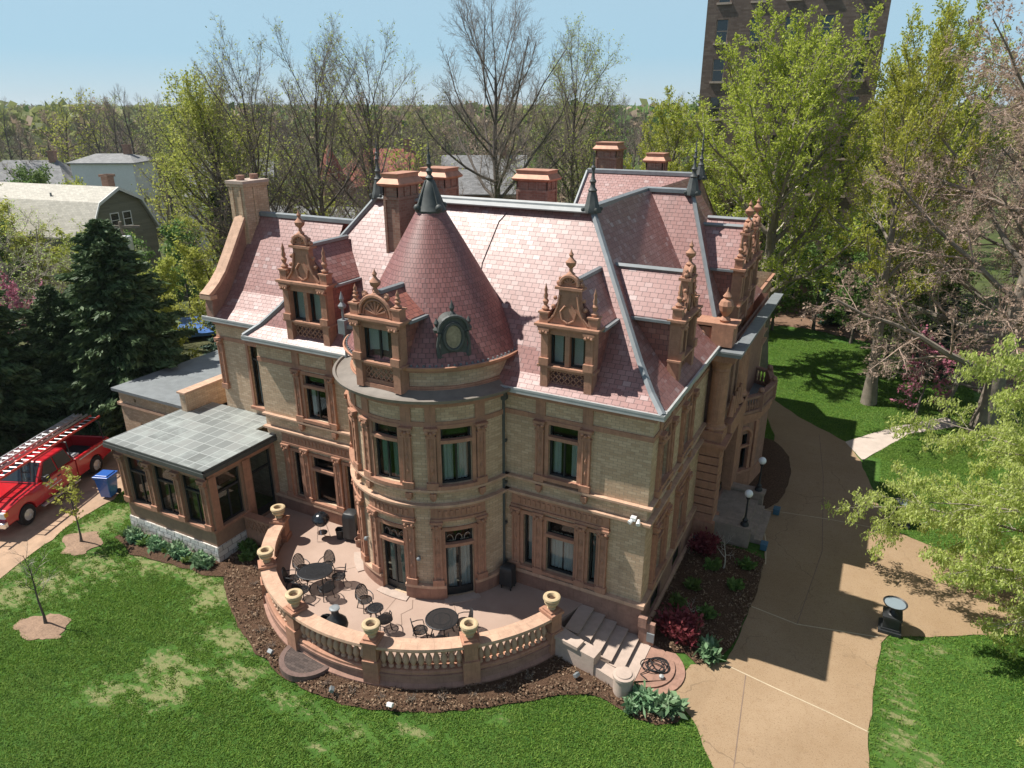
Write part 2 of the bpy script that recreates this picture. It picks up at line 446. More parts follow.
def pilaster(b, F, u, w, z0, z1, d=.14, panel=True):
    h = w/2; ch = min(.42, (z1-z0)*.16)
    b.fbox(F, u-h-.05, u+h+.05, .0, d+.05, z0, z0+.28)
    b.fbox(F, u-h, u+h, .0, d-.04, z0+.28, z1-ch)
    # raised stiles leave a sunk panel with a lozenge
    if panel:
        b.fbox(F, u-h, u-h+.07, d-.04, d, z0+.28, z1-ch); b.fbox(F, u+h-.07, u+h, d-.04, d, z0+.28, z1-ch)
        zm = (z0+z1)/2
        for q in (-1, 0, 1):
            zc = zm + q*(z1-z0)*.2
            b.add([F(u-h+.1, d-.035, zc), F(u, d-.035, zc-.2), F(u+h-.1, d-.035, zc), F(u, d-.035, zc+.2), F(u, d+.02, zc)],
                  [(0,1,4),(1,2,4),(2,3,4),(3,0,4)])
    b.fbox(F, u-h-.03, u+h+.03, 0, d+.03, z1-ch, z1-ch+.06)
    b.fbox(F, u-h+.02, u+h-.02, 0, d+.02, z1-ch+.06, z1-.12)
    for s_ in (-1, 1):
        c = F(u+s_*h*.85, d+.05, z1-.17); b.sphere(c, .085, 6, 4)
    b.sphere(F(u, d+.05, z1-ch*.55), .075, 6, 4)
    b.fbox(F, u-h-.08, u+h+.08, 0, d+.09, z1-.1, z1)

def ledge(b, F, u0, u1, z, h=.14, d=.2):
    b.fbox(F, u0, u1, 0, d, z+h*.45, z+h); b.fbox(F, u0, u1, 0, d*.6, z, z+h*.45)

# ---- window openings (u0,u1,z0,z1)
W2 = [(-4.08,-2.86,6.42,8.66)]
W1 = [(-4.09,-2.87,1.98,4.4), (-5.13,-4.72,1.98,4.42), (-2.25,-1.93,1.98,4.42)]
M2 = [(-16.52,-15.22,6.35,8.55)]
M1 = [(-16.55,-15.22,1.9,4.36), (-17.75,-17.3,1.9,4.36), (-14.5,-14.1,1.9,4.36)]
E2 = [(1.3,2.15,6.5,8.75), (4.55,5.4,6.5,8.75)]
E1 = [(1.5,2.4,2.1,4.4), (4.75,5.65,2.1,4.4)]
EB = [(1.2,2.6,.35,1.2), (4.5,5.9,.35,1.2)]
FL = [(-21.55,-20.75,5.45,8.75)]
a0 = R(-.8)*TR; a1 = R(43.5)*TR; a2 = R(-45)*TR; hw = .60
T2 = [(a-hw, a+hw, 6.3, 8.7) for a in (a2, a0, a1)]
T1 = [(a-hw*.96, a+hw*.96, 1.0, 4.2) for a in (a2, a0, a1)]
b = B()
b.fwall(FRONT, -19.3, 0, 1.7, 9.9, W2+W1+M2+M1)
b.fwall(EAST, 0, 8.6, 1.7, 9.9, E2+E1)
b.fwall(EAST, 13.5, 26, 1.7, 9.9, [(20,21,2.1,4.4),(20,21,6.5,8.7)])
b.fwall(WINGF, -23.75, -19.3, 0, 9.9, FL)
b.add([(-19.3,0,0),(-19.3,1.5,0),(-19.3,1.5,9.9),(-19.3,0,9.9)], [(0,1,2,3)])
b.add([(-23.75,1.5,0),(-23.75,9.3,0),(-23.75,9.3,9.9),(-23.75,1.5,9.9)], [(0,1,2,3)])
b.add([(-23.75,9.3,0),(-12,9.3,0),(-12,9.3,9.9),(-23.75,9.3,9.9)], [(0,1,2,3)])
b.add([(-12,9.3,0),(-12,26,0),(-12,26,9.9),(-12,9.3,9.9)], [(0,1,2,3)])
b.add([(-12,26,0),(0,26,0),(0,26,9.9),(-12,26,9.9)], [(0,1,2,3)])
b.add([(-23.75,9.3,9.9),(-23.75,1.7,9.9),(-23.75,4.75,14.6)], [(0,1,2)])
b.build('wall', 'brick', house)
b = B(); b.box(-18.9, -1.2, 1.2, 8, .2, 9.6); b.build('interior_dark_block', 'dark', house)  # added near-black block that paints in the darkness behind the windows
b = B(); b.fwall(TOW, R(-101)*TR, R(80.2)*TR, .7, 9.75, T1+T2); b.build('tower_wall', 'brick', house)
b = B(); b.lathe([(2.2,.9),(2.2,9.7)], (*TC,0), 20); b.build('tower_dark_core', 'dark', house)  # near-black cylinder, darkness behind the tower windows put into its colour

# ---- base courses
b = B()
bs = [(-20.1,0)]
b.fbox(FRONT, -19.32, .1, 0, .1, 0, 1.62); b.fbox(EAST, 0, 8.6, 0, .1, 0, .35)
prev = 0
for a_, c_, z0, z1 in EB:
    b.fbox(EAST, prev, a_, 0, .1, .35, 1.62); prev = c_; b.fbox(EAST, a_, c_, 0, .1, 1.2, 1.62)
b.fbox(EAST, prev, 8.6, 0, .1, .35, 1.62); b.fbox(EAST, 13.5, 26, 0, .1, 0, 1.62)
prevu = R(-101)*TR
for a_, c_, z0, z1 in T1:
    b.fbox(TOW, prevu, a_-.02, 0, .12, .7, 1.55); prevu = c_+.02
b.fbox(TOW, prevu, R(80.2)*TR, 0, .12, .7, 1.55)
b.build('base_course', 'redstone', house)
b = B()
b.fbox(FRONT, -19.34, .2, 0, .2, 1.62, 1.78); b.fbox(EAST, 0, 8.6, 0, .2, 1.62, 1.78); b.fbox(EAST, .1, 8.4, .0, .22, .0, .28)
prevu = R(-101)*TR
for a_, c_, z0, z1 in T1:
    b.fbox(TOW, prevu, a_-.02, 0, .2, 1.55, 1.68); prevu = c_+.02
b.fbox(TOW, prevu, R(80.2)*TR, 0, .2, 1.55, 1.68)
for F, u0, u1 in ((FRONT,-19.34,.21),(EAST,0,8.6),(TOW,R(-101)*TR,R(80.2)*TR),(EAST,13.5,26)):
    ledge(b, F, u0, u1, 5.3, .17, .22); ledge(b, F, u0, u1, 5.98, .16, .19)
b.build('belt_course', 'terralt', house)
# terracotta trim: lintel bands, friezes, window surrounds
b = B()
for F, u0, u1 in ((FRONT,-19.32,0),(EAST,0,8.6),(TOW,R(-101)*TR,R(80.2)*TR),(WINGF,-23.75,-19.3),(EAST,13.5,26)):
    k_ = 1 if F is FRONT else 0
    b.fbox(F, u0, u1+.04*k_, 0, .04, 8.78, 8.98)
    b.fbox(F, u0, u1+.12*k_, 0, .12, 9.6, 9.72); b.fbox(F, u0, u1+.2*k_, 0, .2, 9.72, 9.86)
def surround(F, w, cap=True, sill=True, pal=None, z1=None):
    u0, u1, z0, zz = w
    b.fbox(F, u0-.16, u0, 0, .07, z0, zz); b.fbox(F, u1, u1+.16, 0, .07, z0, zz)
    b.fbox(F, u0-.16, u1+.16, 0, .07, zz, zz+.16)
    if sill: b.fbox(F, u0-.2, u1+.2, 0, .2, z0-.15, z0-.002)
def transom_stone(F, w, zt): b.fbox(F, w[0]-.02, w[1]+.02, -.1, .1, zt-.07, zt+.07)
for F, ws in ((FRONT, W2+M2), (EAST, E2), (TOW, T2)):
    for q in ws:
        surround(F, q); transom_stone(F, q, q[3]-.55)
        wd = .17; off = .36
        for s_ in (0, 1):
            u = q[0]-off if s_ == 0 else q[1]+off
            pilaster(b, F, u, .34, 6.16, 8.78); b.fbox(F, u-.2, u+.2, 0, .06, 8.98, 9.6)
            b.fbox(F, u-.12, u+.12, 0, .2, 5.75, 5.98); b.sphere(F(u, .1, 5.72), .11, 6, 4)
for F, ws in ((FRONT, [W1, M1]), (EAST, [[E1[0]], [E1[1]]]), (TOW, [[T1[0]],[T1[1]],[T1[2]]])):
    for grp in ws:
        lo = min(q[0] for q in grp); hi = max(q[1] for q in grp)
        for q in grp:
            surround(F, q, sill=(F is not TOW))
        m = grp[0]; transom_stone(F, m, m[3]-.68)
        zb = 1.78 if F is not TOW else 1.68
        us = [m[0]-.32, m[1]+.32]
        if len(grp) == 3: us += [lo-.33, hi+.3]
        for u in us: pilaster(b, F, u, .34, zb, 4.72, .16)
        b.fbox(F, min(us)-.22, max(us)+.22, 0, .16, 4.72, 4.82); b.fbox(F, min(us)-.2, max(us)+.2, 0, .1, 4.82, 5.3)
        n = int((max(us)-min(us))/.22)
        for i in range(n):
            u = min(us)+.1+i*.22; b.fbox(F, u, u+.12, .1, .135, 4.93, 5.18)
surround(WINGF, FL[0])
for u in (-23.5,): pilaster(b, WINGF, u, .34, 6.1, 8.9)
b.build('terracotta_trim', 'terra', house)
# windows
for q in W2: window(FRONT, *q, zt=8.11)
for q in M2: window(FRONT, *q, zt=8.0, curt='curtain', sides=.22)
window(FRONT, *W1[0], zt=3.72, mull=False, sides=.48); window(FRONT, *W1[1], mull=False, sides=.5); window(FRONT, *W1[2], mull=False, sides=.5)
window(FRONT, *M1[0], zt=3.68, curt=None, mull=False); window(FRONT, *M1[1], mull=False, curt=None); window(FRONT, *M1[2], mull=False, curt=None)
for q in E2: window(EAST, *q, zt=8.2)
for q in E1: window(EAST, *q, zt=3.75)
window(WINGF, *FL[0], zt=8.0, curt='curtgreen', sides=.3)
for k, q in enumerate(T2): window(TOW, *q, zt=8.15, curt='curtgreen' if k < 2 else 'curtain', sides=.42)
for k, q in enumerate(T1):
    o = window(TOW, *q, zt=3.52, curt='curtain' if k == 2 else 'curtgreen', sides=.4, door=True)
    s = B(); s.fbox(TOW, q[0]-.12, q[1]+.12, -.2, .42, .8, .995); s.build('door_step', 'pale', o)
    # leaded fanlight tracery in the transom
    t = B()
    for i in range(3):
        uc = q[0] + (q[1]-q[0])*(i+.5)/3
        pts = [TOW(uc+.15*math.cos(x), -.155, 3.62+.28*math.sin(x)) for x in [PI*j/8 for j in range(9)]]
        t.tube(pts, .014, 4)
    t.build('tracery', 'pale', o)
for q in EB:
    s = B(); s.fbox(EAST, q[0], q[1], -.12, -.05, q[2], q[3])
    s.build('window', 'dark', house)

# ---- cornice and gutters
b = B()
for F, u0, u1 in ((FRONT,-6.0,.45),(FRONT,-19.7,-13.1),(WINGF,-24.1,-19.72)):
    b.fbox(F, u0, u1, .05, .45, 9.86, 10.0); b.fbox(F, u0, u1, .38, .46, 10.0, 10.08); b.fbox(F, u0, u1, .0, .1, 10.0, 10.1); b.build('gutter', 'leadlt', house); b = B()
b.fbox(EAST, -.04, 8.3, .05, .45, 9.863, 10.003); b.fbox(EAST, -.45, 8.3, .38, .463, 10.003, 10.083); 
b.build('gutter', 'leadlt', house)
b = B(); b.arcx([(3.7,9.72),(3.98,9.84),(4.02,9.9),(3.7,9.9)], TC, R(-106), R(86), 48); b.build('tower_cornice', 'terralt', house)
b = B(); b.arcx([(3.68,9.903),(4.22,9.903),(4.26,10.03),(4.15,10.05),(4.1,9.97),(3.85,10.06),(3.5,10.2),(3.45,9.95)], TC, R(-112), R(92), 56)
b.build('tower_gutter', 'oldlead', house)
DR = Round(TC, 3.42)
b = B(); b.fwall(DR, R(-125)*3.42, R(110)*3.42, 10.0, 11.0, []); b.build('tower_drum', 'brick', house)
b = B(); u0, u1 = R(-125)*3.42, R(110)*3.42
b.fbox(DR, u0, u1, 0, .12, 10.05, 10.22); b.fbox(DR, u0, u1, 0, .07, 10.22, 10.3); b.fbox(DR, u0, u1, 0, .1, 10.86, 11.0)
b.build('drum_moulding', 'terra', house)
b = B(); b.arcx([(3.42,11.0),(3.72,11.0),(3.76,11.12),(3.7,11.14),(3.66,11.06),(3.4,11.06)], TC, R(-130), R(115), 56); b.build('cone_gutter', 'copper', house)
b = B(); prof = [(3.62,11.08),(3.36,11.5),(3.02,12.05),(2.3,13.3),(1.4,14.85),(.52,16.35)]
b.lathe(prof, (*TC,0), 72, uvr=2.0); cone = b.build('tower_roof', 'conetile', house, smooth=True, angle=60)
b = B()
for i in range(64):
    a = R(-120) + R(230)*i/63
    x, y = TC[0]+3.6*math.sin(a), TC[1]-3.6*math.cos(a)
    b.box(x-.03, x+.03, y-.03, y+.03, 11.06, 11.2)
b.arcx([(3.57,11.08),(3.63,11.08),(3.63,11.12),(3.57,11.12)], TC, R(-121), R(111), 60); b.build('snow_guard', 'lead', cone)
def finial(name, x, y, z, h, parent, r=.4, mat='verd'):
    b = B()
    b.lathe([(r,0),(r*1.02,.06),(r*.72,.3),(r*.55,.62),(r*.42,.8),(r*.5,.86),(r*.3,.95),(r*.24,1.1),(r*.38,1.2),(r*.2,1.3),(r*.13,1.6),(r*.26,1.72),(r*.13,1.8),(.05,h*.75),(.09,h*.76),(.04,h*.78),(.012,h)], (x,y,z), 8)
    for k in range(4):
        a = PI/4+k*PI/2
        b.sphere((x+r*.98*math.cos(a), y+r*.98*math.sin(a), z+.12), r*.22, 6, 4)
    return b.build(name, mat, parent, smooth=True)
b = B(); b.lathe([(.6,16.2),(.62,16.3),(.5,16.5),(.34,17.0),(.2,17.35),(.12,17.42),(.17,17.5),(.08,17.6),(.13,17.75),(.06,17.85),(.1,18.0),(.05,18.1),(.08,18.25),(.035,18.35),(.03,18.5),(.05,18.53),(.02,18.58),(.012,18.95)], (*TC,0), 12)
for k in range(4):
    a = PI/4 + k*PI/2 + R(20); b.sphere((TC[0]+.6*math.cos(a), TC[1]+.6*math.sin(a), 16.42), .14, 8, 5)
    b.tube([(TC[0]+.6*math.cos(a), TC[1]+.6*math.sin(a), 16.4),(TC[0]+.16*math.cos(a), TC[1]+.16*math.sin(a), 17.4)], .05, 4)
b.build('spire', 'verd', cone, smooth=True)

# ---- main roofs
RZ = 16.2; RY = 4.4
ev = [(-.36, 10.02), (.25, 10.5), (.95, 11.3), (RY, RZ)]          # distance in from the eave line, height
def hip(b, x0, x1, y0, y1, prof, hx0=True, hx1=True):
    # slopes over rectangle; prof gives (inset, z)
    rings = []
    for d, z in prof:
        rings.append([(x0+(d if hx0 else 0), y0+d, z), (x1-(d if hx1 else 0), y0+d, z), (x1-(d if hx1 else 0), y1-d, z), (x0+(d if hx0 else 0), y1-d, z)])
    for r0, r1 in zip(rings, rings[1:]):
        for k in range(4):
            if k == 1 and hx1 == 'open': continue
            k2 = (k+1) % 4; b.add([r0[k], r0[k2], r1[k2], r1[k]], [(0,1,2,3)])
b = B()
hip(b, -19.3, 0, 0, 2*RY, ev, True, 'open')

main_roof = b.build('roof', 'slate', house, recalc=True)
b = B()   # east range, ridge running back
b.add([(-4.4-.02,RY,RZ-.02),(-4.4,24,RZ),(-9.2,24,9.4),(-9.2,RY,9.4)], [(0,1,2,3)])
for (d0,z0),(d1,z1) in zip(ev, ev[1:]):
    b.add([(-d0,d0,z0),(-d0,20,z0),(-d1,20,z1),(-d1,d1,z1)], [(0,1,2,3)])
b.build('roof', 'slate', house)
b = B()   # the back range whose pale slope looks over the ridge
b.add([(-11.7,16.2,10.2),(-4.5,16.2,10.2),(-4.5,22.2,RZ-.1),(-11.7,22.2,RZ-.1)], [(0,1,2,3)])
b.add([(-11.7,28,10.2),(-3,28,10.2),(-4.4,22.2,RZ-.1),(-11.7,22.2,RZ-.1)], [(0,1,2,3)])
b.add([(-11.7,16.2,10.2),(-11.7,28,10.2),(-11.7,22.2,RZ-.1)], [(0,1,2)])
b.add([(-4.5,16.2,10.2),(-4.5,22.2,RZ-.1),(-4.4,22.2,RZ-.1),(-3.0,27,10.1),(-3.0,19,10.1)], [(0,1,2,3,4)])
b.build('roof', 'slate', house)
b = B()   # left wing
for (d0,z0),(d1,z1) in zip([(-.36,10.02),(.25,10.5),(.95,11.25),(3.35,14.75)], [(.25,10.5),(.95,11.25),(3.35,14.75)]):
    b.add([(-23.7,1.5+d0,z0),(-17.5,1.5+d0,z0),(-17.5,1.5+d1,z1),(-23.7,1.5+d1,z1)], [(0,1,2,3)])
b.add([(-23.7,4.85,14.75),(-16.5,4.85,14.75),(-18,9.5,10),(-23.7,9.5,10)], [(0,1,2,3)])
b.build('roof', 'slate', house)
b = B()   # pavilion roof
ex0, ey0, ez0 = -.12, 9.35, 11.0
P = [(-2.35,12.2,RZ)]
pts_f = [(-7.6,ey0,ez0),(ex0,ey0,ez0),(-2.35,12.2,RZ),(-5.6,12.2,RZ)]
b.add(pts_f, [(0,1,2,3)])
b.add([(ex0,ey0,ez0),(ex0,15.05,ez0),(-2.35,12.2,RZ)], [(0,1,2)])
b.add([(ex0,15.05,ez0),(-7.6,15.05,ez0),(-5.6,12.2,RZ),(-2.35,12.2,RZ)], [(0,1,2,3)])
b.build('roof', 'slate', house)
# lead on ridges and hips
def strip(pts, r=.13):
    q = B(); q.tube(pts, [r]*len(pts), 5); q.build('hip_flashing', 'lead', house)
strip([(-d, d, z+.03) for d, z in ev], .13)
strip([(-19.3+d, d, z+.03) for d, z in ev], .12)
strip([(-4.45,RY,RZ+.02),(-4.6,12.2,RZ+.02)], .16)
strip([(-4.6,12.2,RZ+.03),(-2.35,12.2,RZ+.03)], .15)
strip([(-2.35,12.2,RZ+.02),(ex0,ey0,ez0+.03)], .11)
strip([(-4.6,12.2,RZ+.02),(-2.75,9.75,11.95)], .08)
strip([(-23.5,4.85,14.78),(-16.9,4.85,14.78)], .15)
strip([(-11.7,22.2,RZ-.06),(-4.4,22.2,RZ-.06)], .17); strip([(-11.7,22.2,RZ-.06),(-11.7,16.2,10.25)], .12)
strip([(ex0+.1,ey0-.05,ez0-.02),(-2.2,ey0-.05,ez0-.02)], .1)
b = B()
b.obox((-9.65,RY-.12,RZ+.0), (10.5,.5,.06), Matrix.Rotation(R(25),3,'X')); b.tube([(-14.9,RY,RZ+.05),(-4.4,RY,RZ+.05)], .13, 6)
b.build('ridge_flashing', 'leadlt', house)
b = B(); zr_ = lambda y: 11.3+(y-.95)*1.4203+.02
b.tube([(-8.1,RY-.25,zr_(RY-.25)),(-8.35,RY-.5,zr_(RY-.5)),(-8.55,RY-1.6,zr_(RY-1.6)),(-8.4,RY-2.2,zr_(RY-2.2)),(-7.9,RY-2.9,zr_(RY-2.9))], .018, 5); b.build('lightning_cable', 'iron', house)
b = B(); b.tube([(-4.3,6.3,15.2),(-4.9,7.8,17.0)], .01, 4) if False else b.lathe([(.1,0),(.1,.8),(.15,.82),(.15,.9),(.05,.92)], (-5.6,9.2,15.0), 8); b.build('vent_pipe', 'lead', house)
finial('finial', -14.9, RY, RZ-.12, 2.6, house); finial('finial', -4.4, RY, RZ-.12, 2.3, house)
finial('finial', -2.35, 12.2, RZ-.12, 2.6, house); finial('finial', -4.4, 22.2, RZ-.3, 3.0, house)

# ---- chimneys
def chimney(x0, x1, y0, y1, z0, z1, cap=True, label=None, mat='brickred'):
    b = B(); b.box(x0, x1, y0, y1, z0, z1-.55)
    for x, y in ((x0,y0),(x1,y0),(x1,y1),(x0,y1)): b.box(x-.06, x+.06, y-.06, y+.06, z0, z1-1.1)
    b.box(x0-.06, x1+.06, y0-.06, y1+.06, z1-1.1, z1-.98)
    nx = max(1, int((x1-x0)/.45)); ny = max(1, int((y1-y0)/.45))
    for i in range(nx+1):
        x = x0+(x1-x0)*i/nx; b.box(x-.05, x+.05, y0-.05, y0+.02, z1-.98, z1-.5); b.box(x-.05, x+.05, y1-.02, y1+.05, z1-.98, z1-.5)
    for i in range(ny+1):
        y = y0+(y1-y0)*i/ny; b.box(x1-.02, x1+.052, y-.05, y+.05, z1-.98, z1-.5); b.box(x0-.052, x0+.02, y-.05, y+.05, z1-.98, z1-.5)
    o = b.build('chimney', mat, house)
    if label: o['label'] = label
    if cap:
        c = B()
        def ring(e, z): return [(x0-e,y0-e,z),(x1+e,y0-e,z),(x1+e,y1+e,z),(x0-e,y1+e,z)]
        rs = [ring(.05,z1-.56), ring(.2,z1-.5), ring(.24,z1-.42), ring(.05,z1-.18), ring(.06,z1-.05), ring(.1,z1-.03), ring(.1,z1)]
        vs = sum(rs, []); fs = [(i*4+k, i*4+(k+1)%4, (i+1)*4+(k+1)%4, (i+1)*4+k) for i in range(6) for k in range(4)] + [(0,1,2,3), (24,25,26,27)]
        c.add(vs, fs); c.build('chimney_cap', 'copper', o)
    return o
chimney(-13.4, -12.7, 2.85, 4.3, 13.4, 17.35)
chimney(-15.9, -14.5, 9.4, 10.6, 9, 17.05)
chimney(-11.4, -9.7, 11.6, 12.7, 9, 16.95)
chimney(-12.4, -11.0, 25.5, 26.8, 9, 17.75)
chimney(-7.9, -6.9, 22.6, 23.6, 14, 17.3)
b = B(); b.box(-24.1, -23.05, 3.9, 5.5, 9.5, 16.45); b.box(-24.17, -22.98, 3.83, 5.57, 16.2, 16.35)
for x in (-23.85, -23.3): b.box(x-.05, x+.05, 3.85, 3.92, 10, 16.2)
b.box(-23.06, -23.0, 4.5, 4.65, 13, 16.2)
o = b.build('chimney', 'brick', house); o['label'] = 'plain brick chimney on the end gable of the left wing'
b = B(); b.box(-24.2, -22.95, 3.8, 5.6, 16.353, 16.5); b.build('chimney_cap', 'pale', o)
b = B()
for y in (4.3, 5.2): b.lathe([(.2,16.5),(.22,16.75),(.18,16.75)], (-23.6,y,0), 10)
b.build('chimney_pot', 'redstone', o)
# stepped gable parapet of the left wing
prof = [(1.15,10.0),(1.15,10.55),(1.25,11.15),(1.7,11.5),(2.2,12.0),(2.8,12.85),(3.4,13.75),(3.95,14.5),(3.95,10.0)]
b = B(); b.plate([(-23.8,y,z) for y,z in prof], (.5,0,0)); b.build('parapet', 'redstone', house)
b = B()
pp = [(1.05,11.12),(1.3,11.26),(1.75,11.6),(2.25,12.1),(2.85,12.95),(3.45,13.85),(3.98,14.62)]
for (y0,z0),(y1,z1) in zip(pp, pp[1:]):
    b.plate([(-23.88,y0,z0),(-23.88,y1,z1),(-23.88,y1-.08,z1+.16),(-23.88,y0-.08,z0+.16)], (.68,0,0))
b.box(-23.92,-23.14,.98,1.4,11.0,11.2)
b.build('parapet_coping', 'terralt', house)

# ---- dormers
def dormer(F, w=2.16, z0=10.06, kind='gable', back=3.2, k=1.0, two=True, light=True, ridge=None, clad='redtile'):
    h = w/2; b = B(); zc = z0 + 2.46*k; s = k
    # body: base panel, jambs, mullion, lintel, cornice
    b.fbox(F, -h, h, -.45, .0, z0, z0+.16*s); b.fbox(F, -h, -h+.34*s, -.4, 0, z0+.16*s, zc); b.fbox(F, h-.34*s, h, -.4, 0, z0+.16*s, zc)
    wi = h-.34*s; zs = z0+1.0*s; zl = z0+2.2*s
    b.fbox(F, -wi, wi, -.4, -.1, z0+.16*s, z0+.3*s); b.fbox(F, -wi, wi, -.4, -.02, z0+.8*s, zs-.06)
    b.fbox(F, -h-.1, h+.1, -.4, .12, zs-.06, zs+.02); b.fbox(F, -wi, wi, -.4, -.03, zl, zc)
    if two: b.fbox(F, -.09*s, .09*s, -.35, -.02, zs+.02, zl)
    # lattice in the base panel
    n = max(4, int(wi*2/(.21*s)))
    for i in range(n):
        u = -wi + 2*wi*(i+.5)/n; e = wi/n*.9
        za, zb = z0+.32*s, z0+.78*s; zm = (za+zb)/2
        for sg in (-1, 1):
            for (q0, q1) in ((za, zm), (zm, zb)):
                A, Bp = F(u-sg*e, -.14, q0), F(u+sg*e, -.14, q1); b.tube([A, Bp], .024*s, 4)
    for sg in (-1, 1):
        pilaster(b, F, sg*(h-.17*s), .28*s, zs+.02, zc, .1, panel=False)
        b.fbox(F, sg*(h-.17*s)-.15*s, sg*(h-.17*s)+.15*s, 0, .07, z0, zs-.06)
    b.fbox(F, -h-.12, h+.12, -.5, .14, zc, zc+.07*s); b.fbox(F, -h-.2, h+.2, -.5, .2, zc+.07*s, zc+.16*s)
    zt = zc+.16*s
    def vprofile(pts, d0, d1):
        A = [F(u,d0,z) for u,z in pts]; Bq = [F(u,d1,z) for u,z in pts]; n = len(pts)
        b.add(A+Bq, [tuple(range(n)), tuple(range(n,2*n))[::-1]] + [(i,(i+1)%n,n+(i+1)%n,n+i) for i in range(n)])
    if kind == 'gable':
        top = zt+1.38*s; half = [(.86,0),(.78,.1),(.62,.3),(.5,.55),(.42,.85),(.39,1.2),(.39,1.3)]
        pts = [(-u*s, zt+z*s) for u,z in half] + [(u*s, zt+z*s) for u,z in half[::-1]]
        vprofile(pts, -.3, -.04)
        # applied shield outline and side scrolls
        for sg in (-1, 1):
            ln = [F(sg*u*s, 0, zt+z*s) for u,z in ((.8,.06),(.56,.32),(.42,.66),(.34,1.1))]; b.tube(ln, .045*s, 5)
            ln = [F(sg*u*s, .0, zt+z*s) for u,z in ((.02,.08),(.22,.2),(.3,.5),(.12,.72))]; b.tube(ln, .04*s, 5)
            for u,z,r in ((.86,.28,.1),(.62,.62,.09),(.55,.95,.08)): b.sphere(F(sg*u*s,-.1,zt+z*s), r*s, 7, 5)
        b.fbox(F, -.52*s, .52*s, -.4, .06, zt+1.3*s, zt+1.4*s)
        zz = zt+1.4*s; ar = .34*s
    else:
        zz = zt; ar = h*.68
    # arched shell
    seg = 14; arch = [(ar*math.cos(PI*i/seg), zz+.06+ar*math.sin(PI*i/seg)) for i in range(seg+1)]
    vprofile([(ar,zz)]+arch+[(-ar,zz)], -.32, -.1)
    b.tube([F(u,-.04,z) for u,z in arch], .075*s, 6)
    if kind == 'arch':
        b.tube([F(u*.78,-.05,zz+.06+(z-zz-.06)*.78) for u,z in arch], .035, 5)
        for i in range(7):
            a = PI*(i+1)/8; b.tube([F(0,-.06,zz+.1), F(ar*.7*math.cos(a),-.06,zz+.06+ar*.7*math.sin(a))], [.02,.05], 5)
        for i in range(5):
            a = PI*(i+.5)/5; b.sphere(F((ar+.1)*math.cos(a),-.15,zz+.06+(ar+.12)*math.sin(a)), .12, 7, 5)
            pts = [F((ar+.12)*math.cos(a)+.1*math.cos(t),-.12,zz+.1+(ar+.14)*math.sin(a)+.1*math.sin(t)) for t in [2*PI*j/8 for j in range(9)]]; b.tube(pts, .035, 4)
    else:
        for i in range(5):
            a = PI*(i+1)/6; b.tube([F(0,-.08,zz+.08), F(ar*.75*math.cos(a),-.08,zz+.06+ar*.75*math.sin(a))], [.02,.05], 5)
        for sg in (-1,1): b.sphere(F(sg*(ar+.1*s),-.15,zz+.1*s), .1*s, 7, 5); b.sphere(F(sg*(ar+.06*s),-.15,zz+.26*s), .07*s, 6, 4)
    za = zz+.06+ar
    body = b.build('dormer', 'terra', house)
    p = B(); px, py, _ = F(0,-.15,0)
    p.lathe([(.12*s,0),(.16*s,.06*s),(.07*s,.14*s),(.06*s,.26*s),(.17*s,.36*s),(.2*s,.48*s),(.1*s,.58*s),(.05*s,.66*s),(.09*s,.74*s),(.03*s,.84*s),(.01,.92*s)], (px,py,za), 9)
    p.build('finial', 'terra', body, smooth=True)
    for sg in (-1, 1):
        p = B(); px, py, _ = F(sg*(h-.1*s),-.16,0)
        p.fbox(F, sg*(h-.1*s)-.17*s, sg*(h-.1*s)+.17*s, -.34, .02, zt, zt+.36*s); p.fbox(F, sg*(h-.1*s)-.21*s, sg*(h-.1*s)+.21*s, -.38, .06, zt+.36*s, zt+.42*s)
        hh = 1.0*s if kind == 'gable' else .62*s
        p.lathe([(.1*s,0),(.15*s,.1*hh),(.06*s,.2*hh),(.1*s,.3*hh),(.12*s,.36*hh),(.06*s,.44*hh),(.09*s,.55*hh),(.05*s,.66*hh),(.07*s,.76*hh),(.03*s,.9*hh),(.01,hh)], (px,py,zt+.42*s), 8)
        p.build('pinnacle', 'terra', body, smooth=True)
    # window
    fr = B(); g = B(); cu = B()
    spans = [(-wi,-.09*s),(.09*s,wi)] if two else [(-wi,wi)]
    for a, e in spans:
        f_ = .055
        fr.fbox(F, a, a+f_, -.28, -.2, zs+.02, zl); fr.fbox(F, e-f_, e, -.28, -.2, zs+.02, zl); fr.fbox(F, a+f_, e-f_, -.28, -.2, zs+.02, zs+.09); fr.fbox(F, a+f_, e-f_, -.28, -.2, zl-.06, zl)
        if not two: fr.fbox(F, -.04, .04, -.28, -.2, zs+.09, zl-.06)
        g.fbox(F, a+.02, e-.02, -.26, -.245, zs+.04, zl-.02)
        cu.add([F(a+.06,-.38,zs), F(a+(e-a)*.66,-.38,zs), F(a+(e-a)*.66,-.38,zl), F(a+.06,-.38,zl)], [(0,1,2,3)])
    wo = fr.build('window', 'frame', body); g.build('pane', 'glass', body); cu.build('curtain', 'curtain', body)
    # cheeks and roof running back into the slope
    c = B(); c.fbox(F, -h+.02, -h+.12, -back*.8, -.4, z0-.3, zc); c.fbox(F, h-.12, h-.02, -back*.8, -.4, z0-.3, zc)
    c.fbox(F, -h+.12, h-.12, -1.0, -.9, z0-.2, zc)
    c.build('dormer_cheek', clad, body)
    zr = ridge or zt+1.45*s
    c = B(); A = lambda u, d, z: F(u, d, z)
    e = .06
    for sg in (-1, 1):
        c.plate([A(0,-.3,zr), A(0,-back,zr), A(sg*(h+.1),-back,zt-.02), A(sg*(h+.1),-.3,zt-.02)], (0,0,-.1))
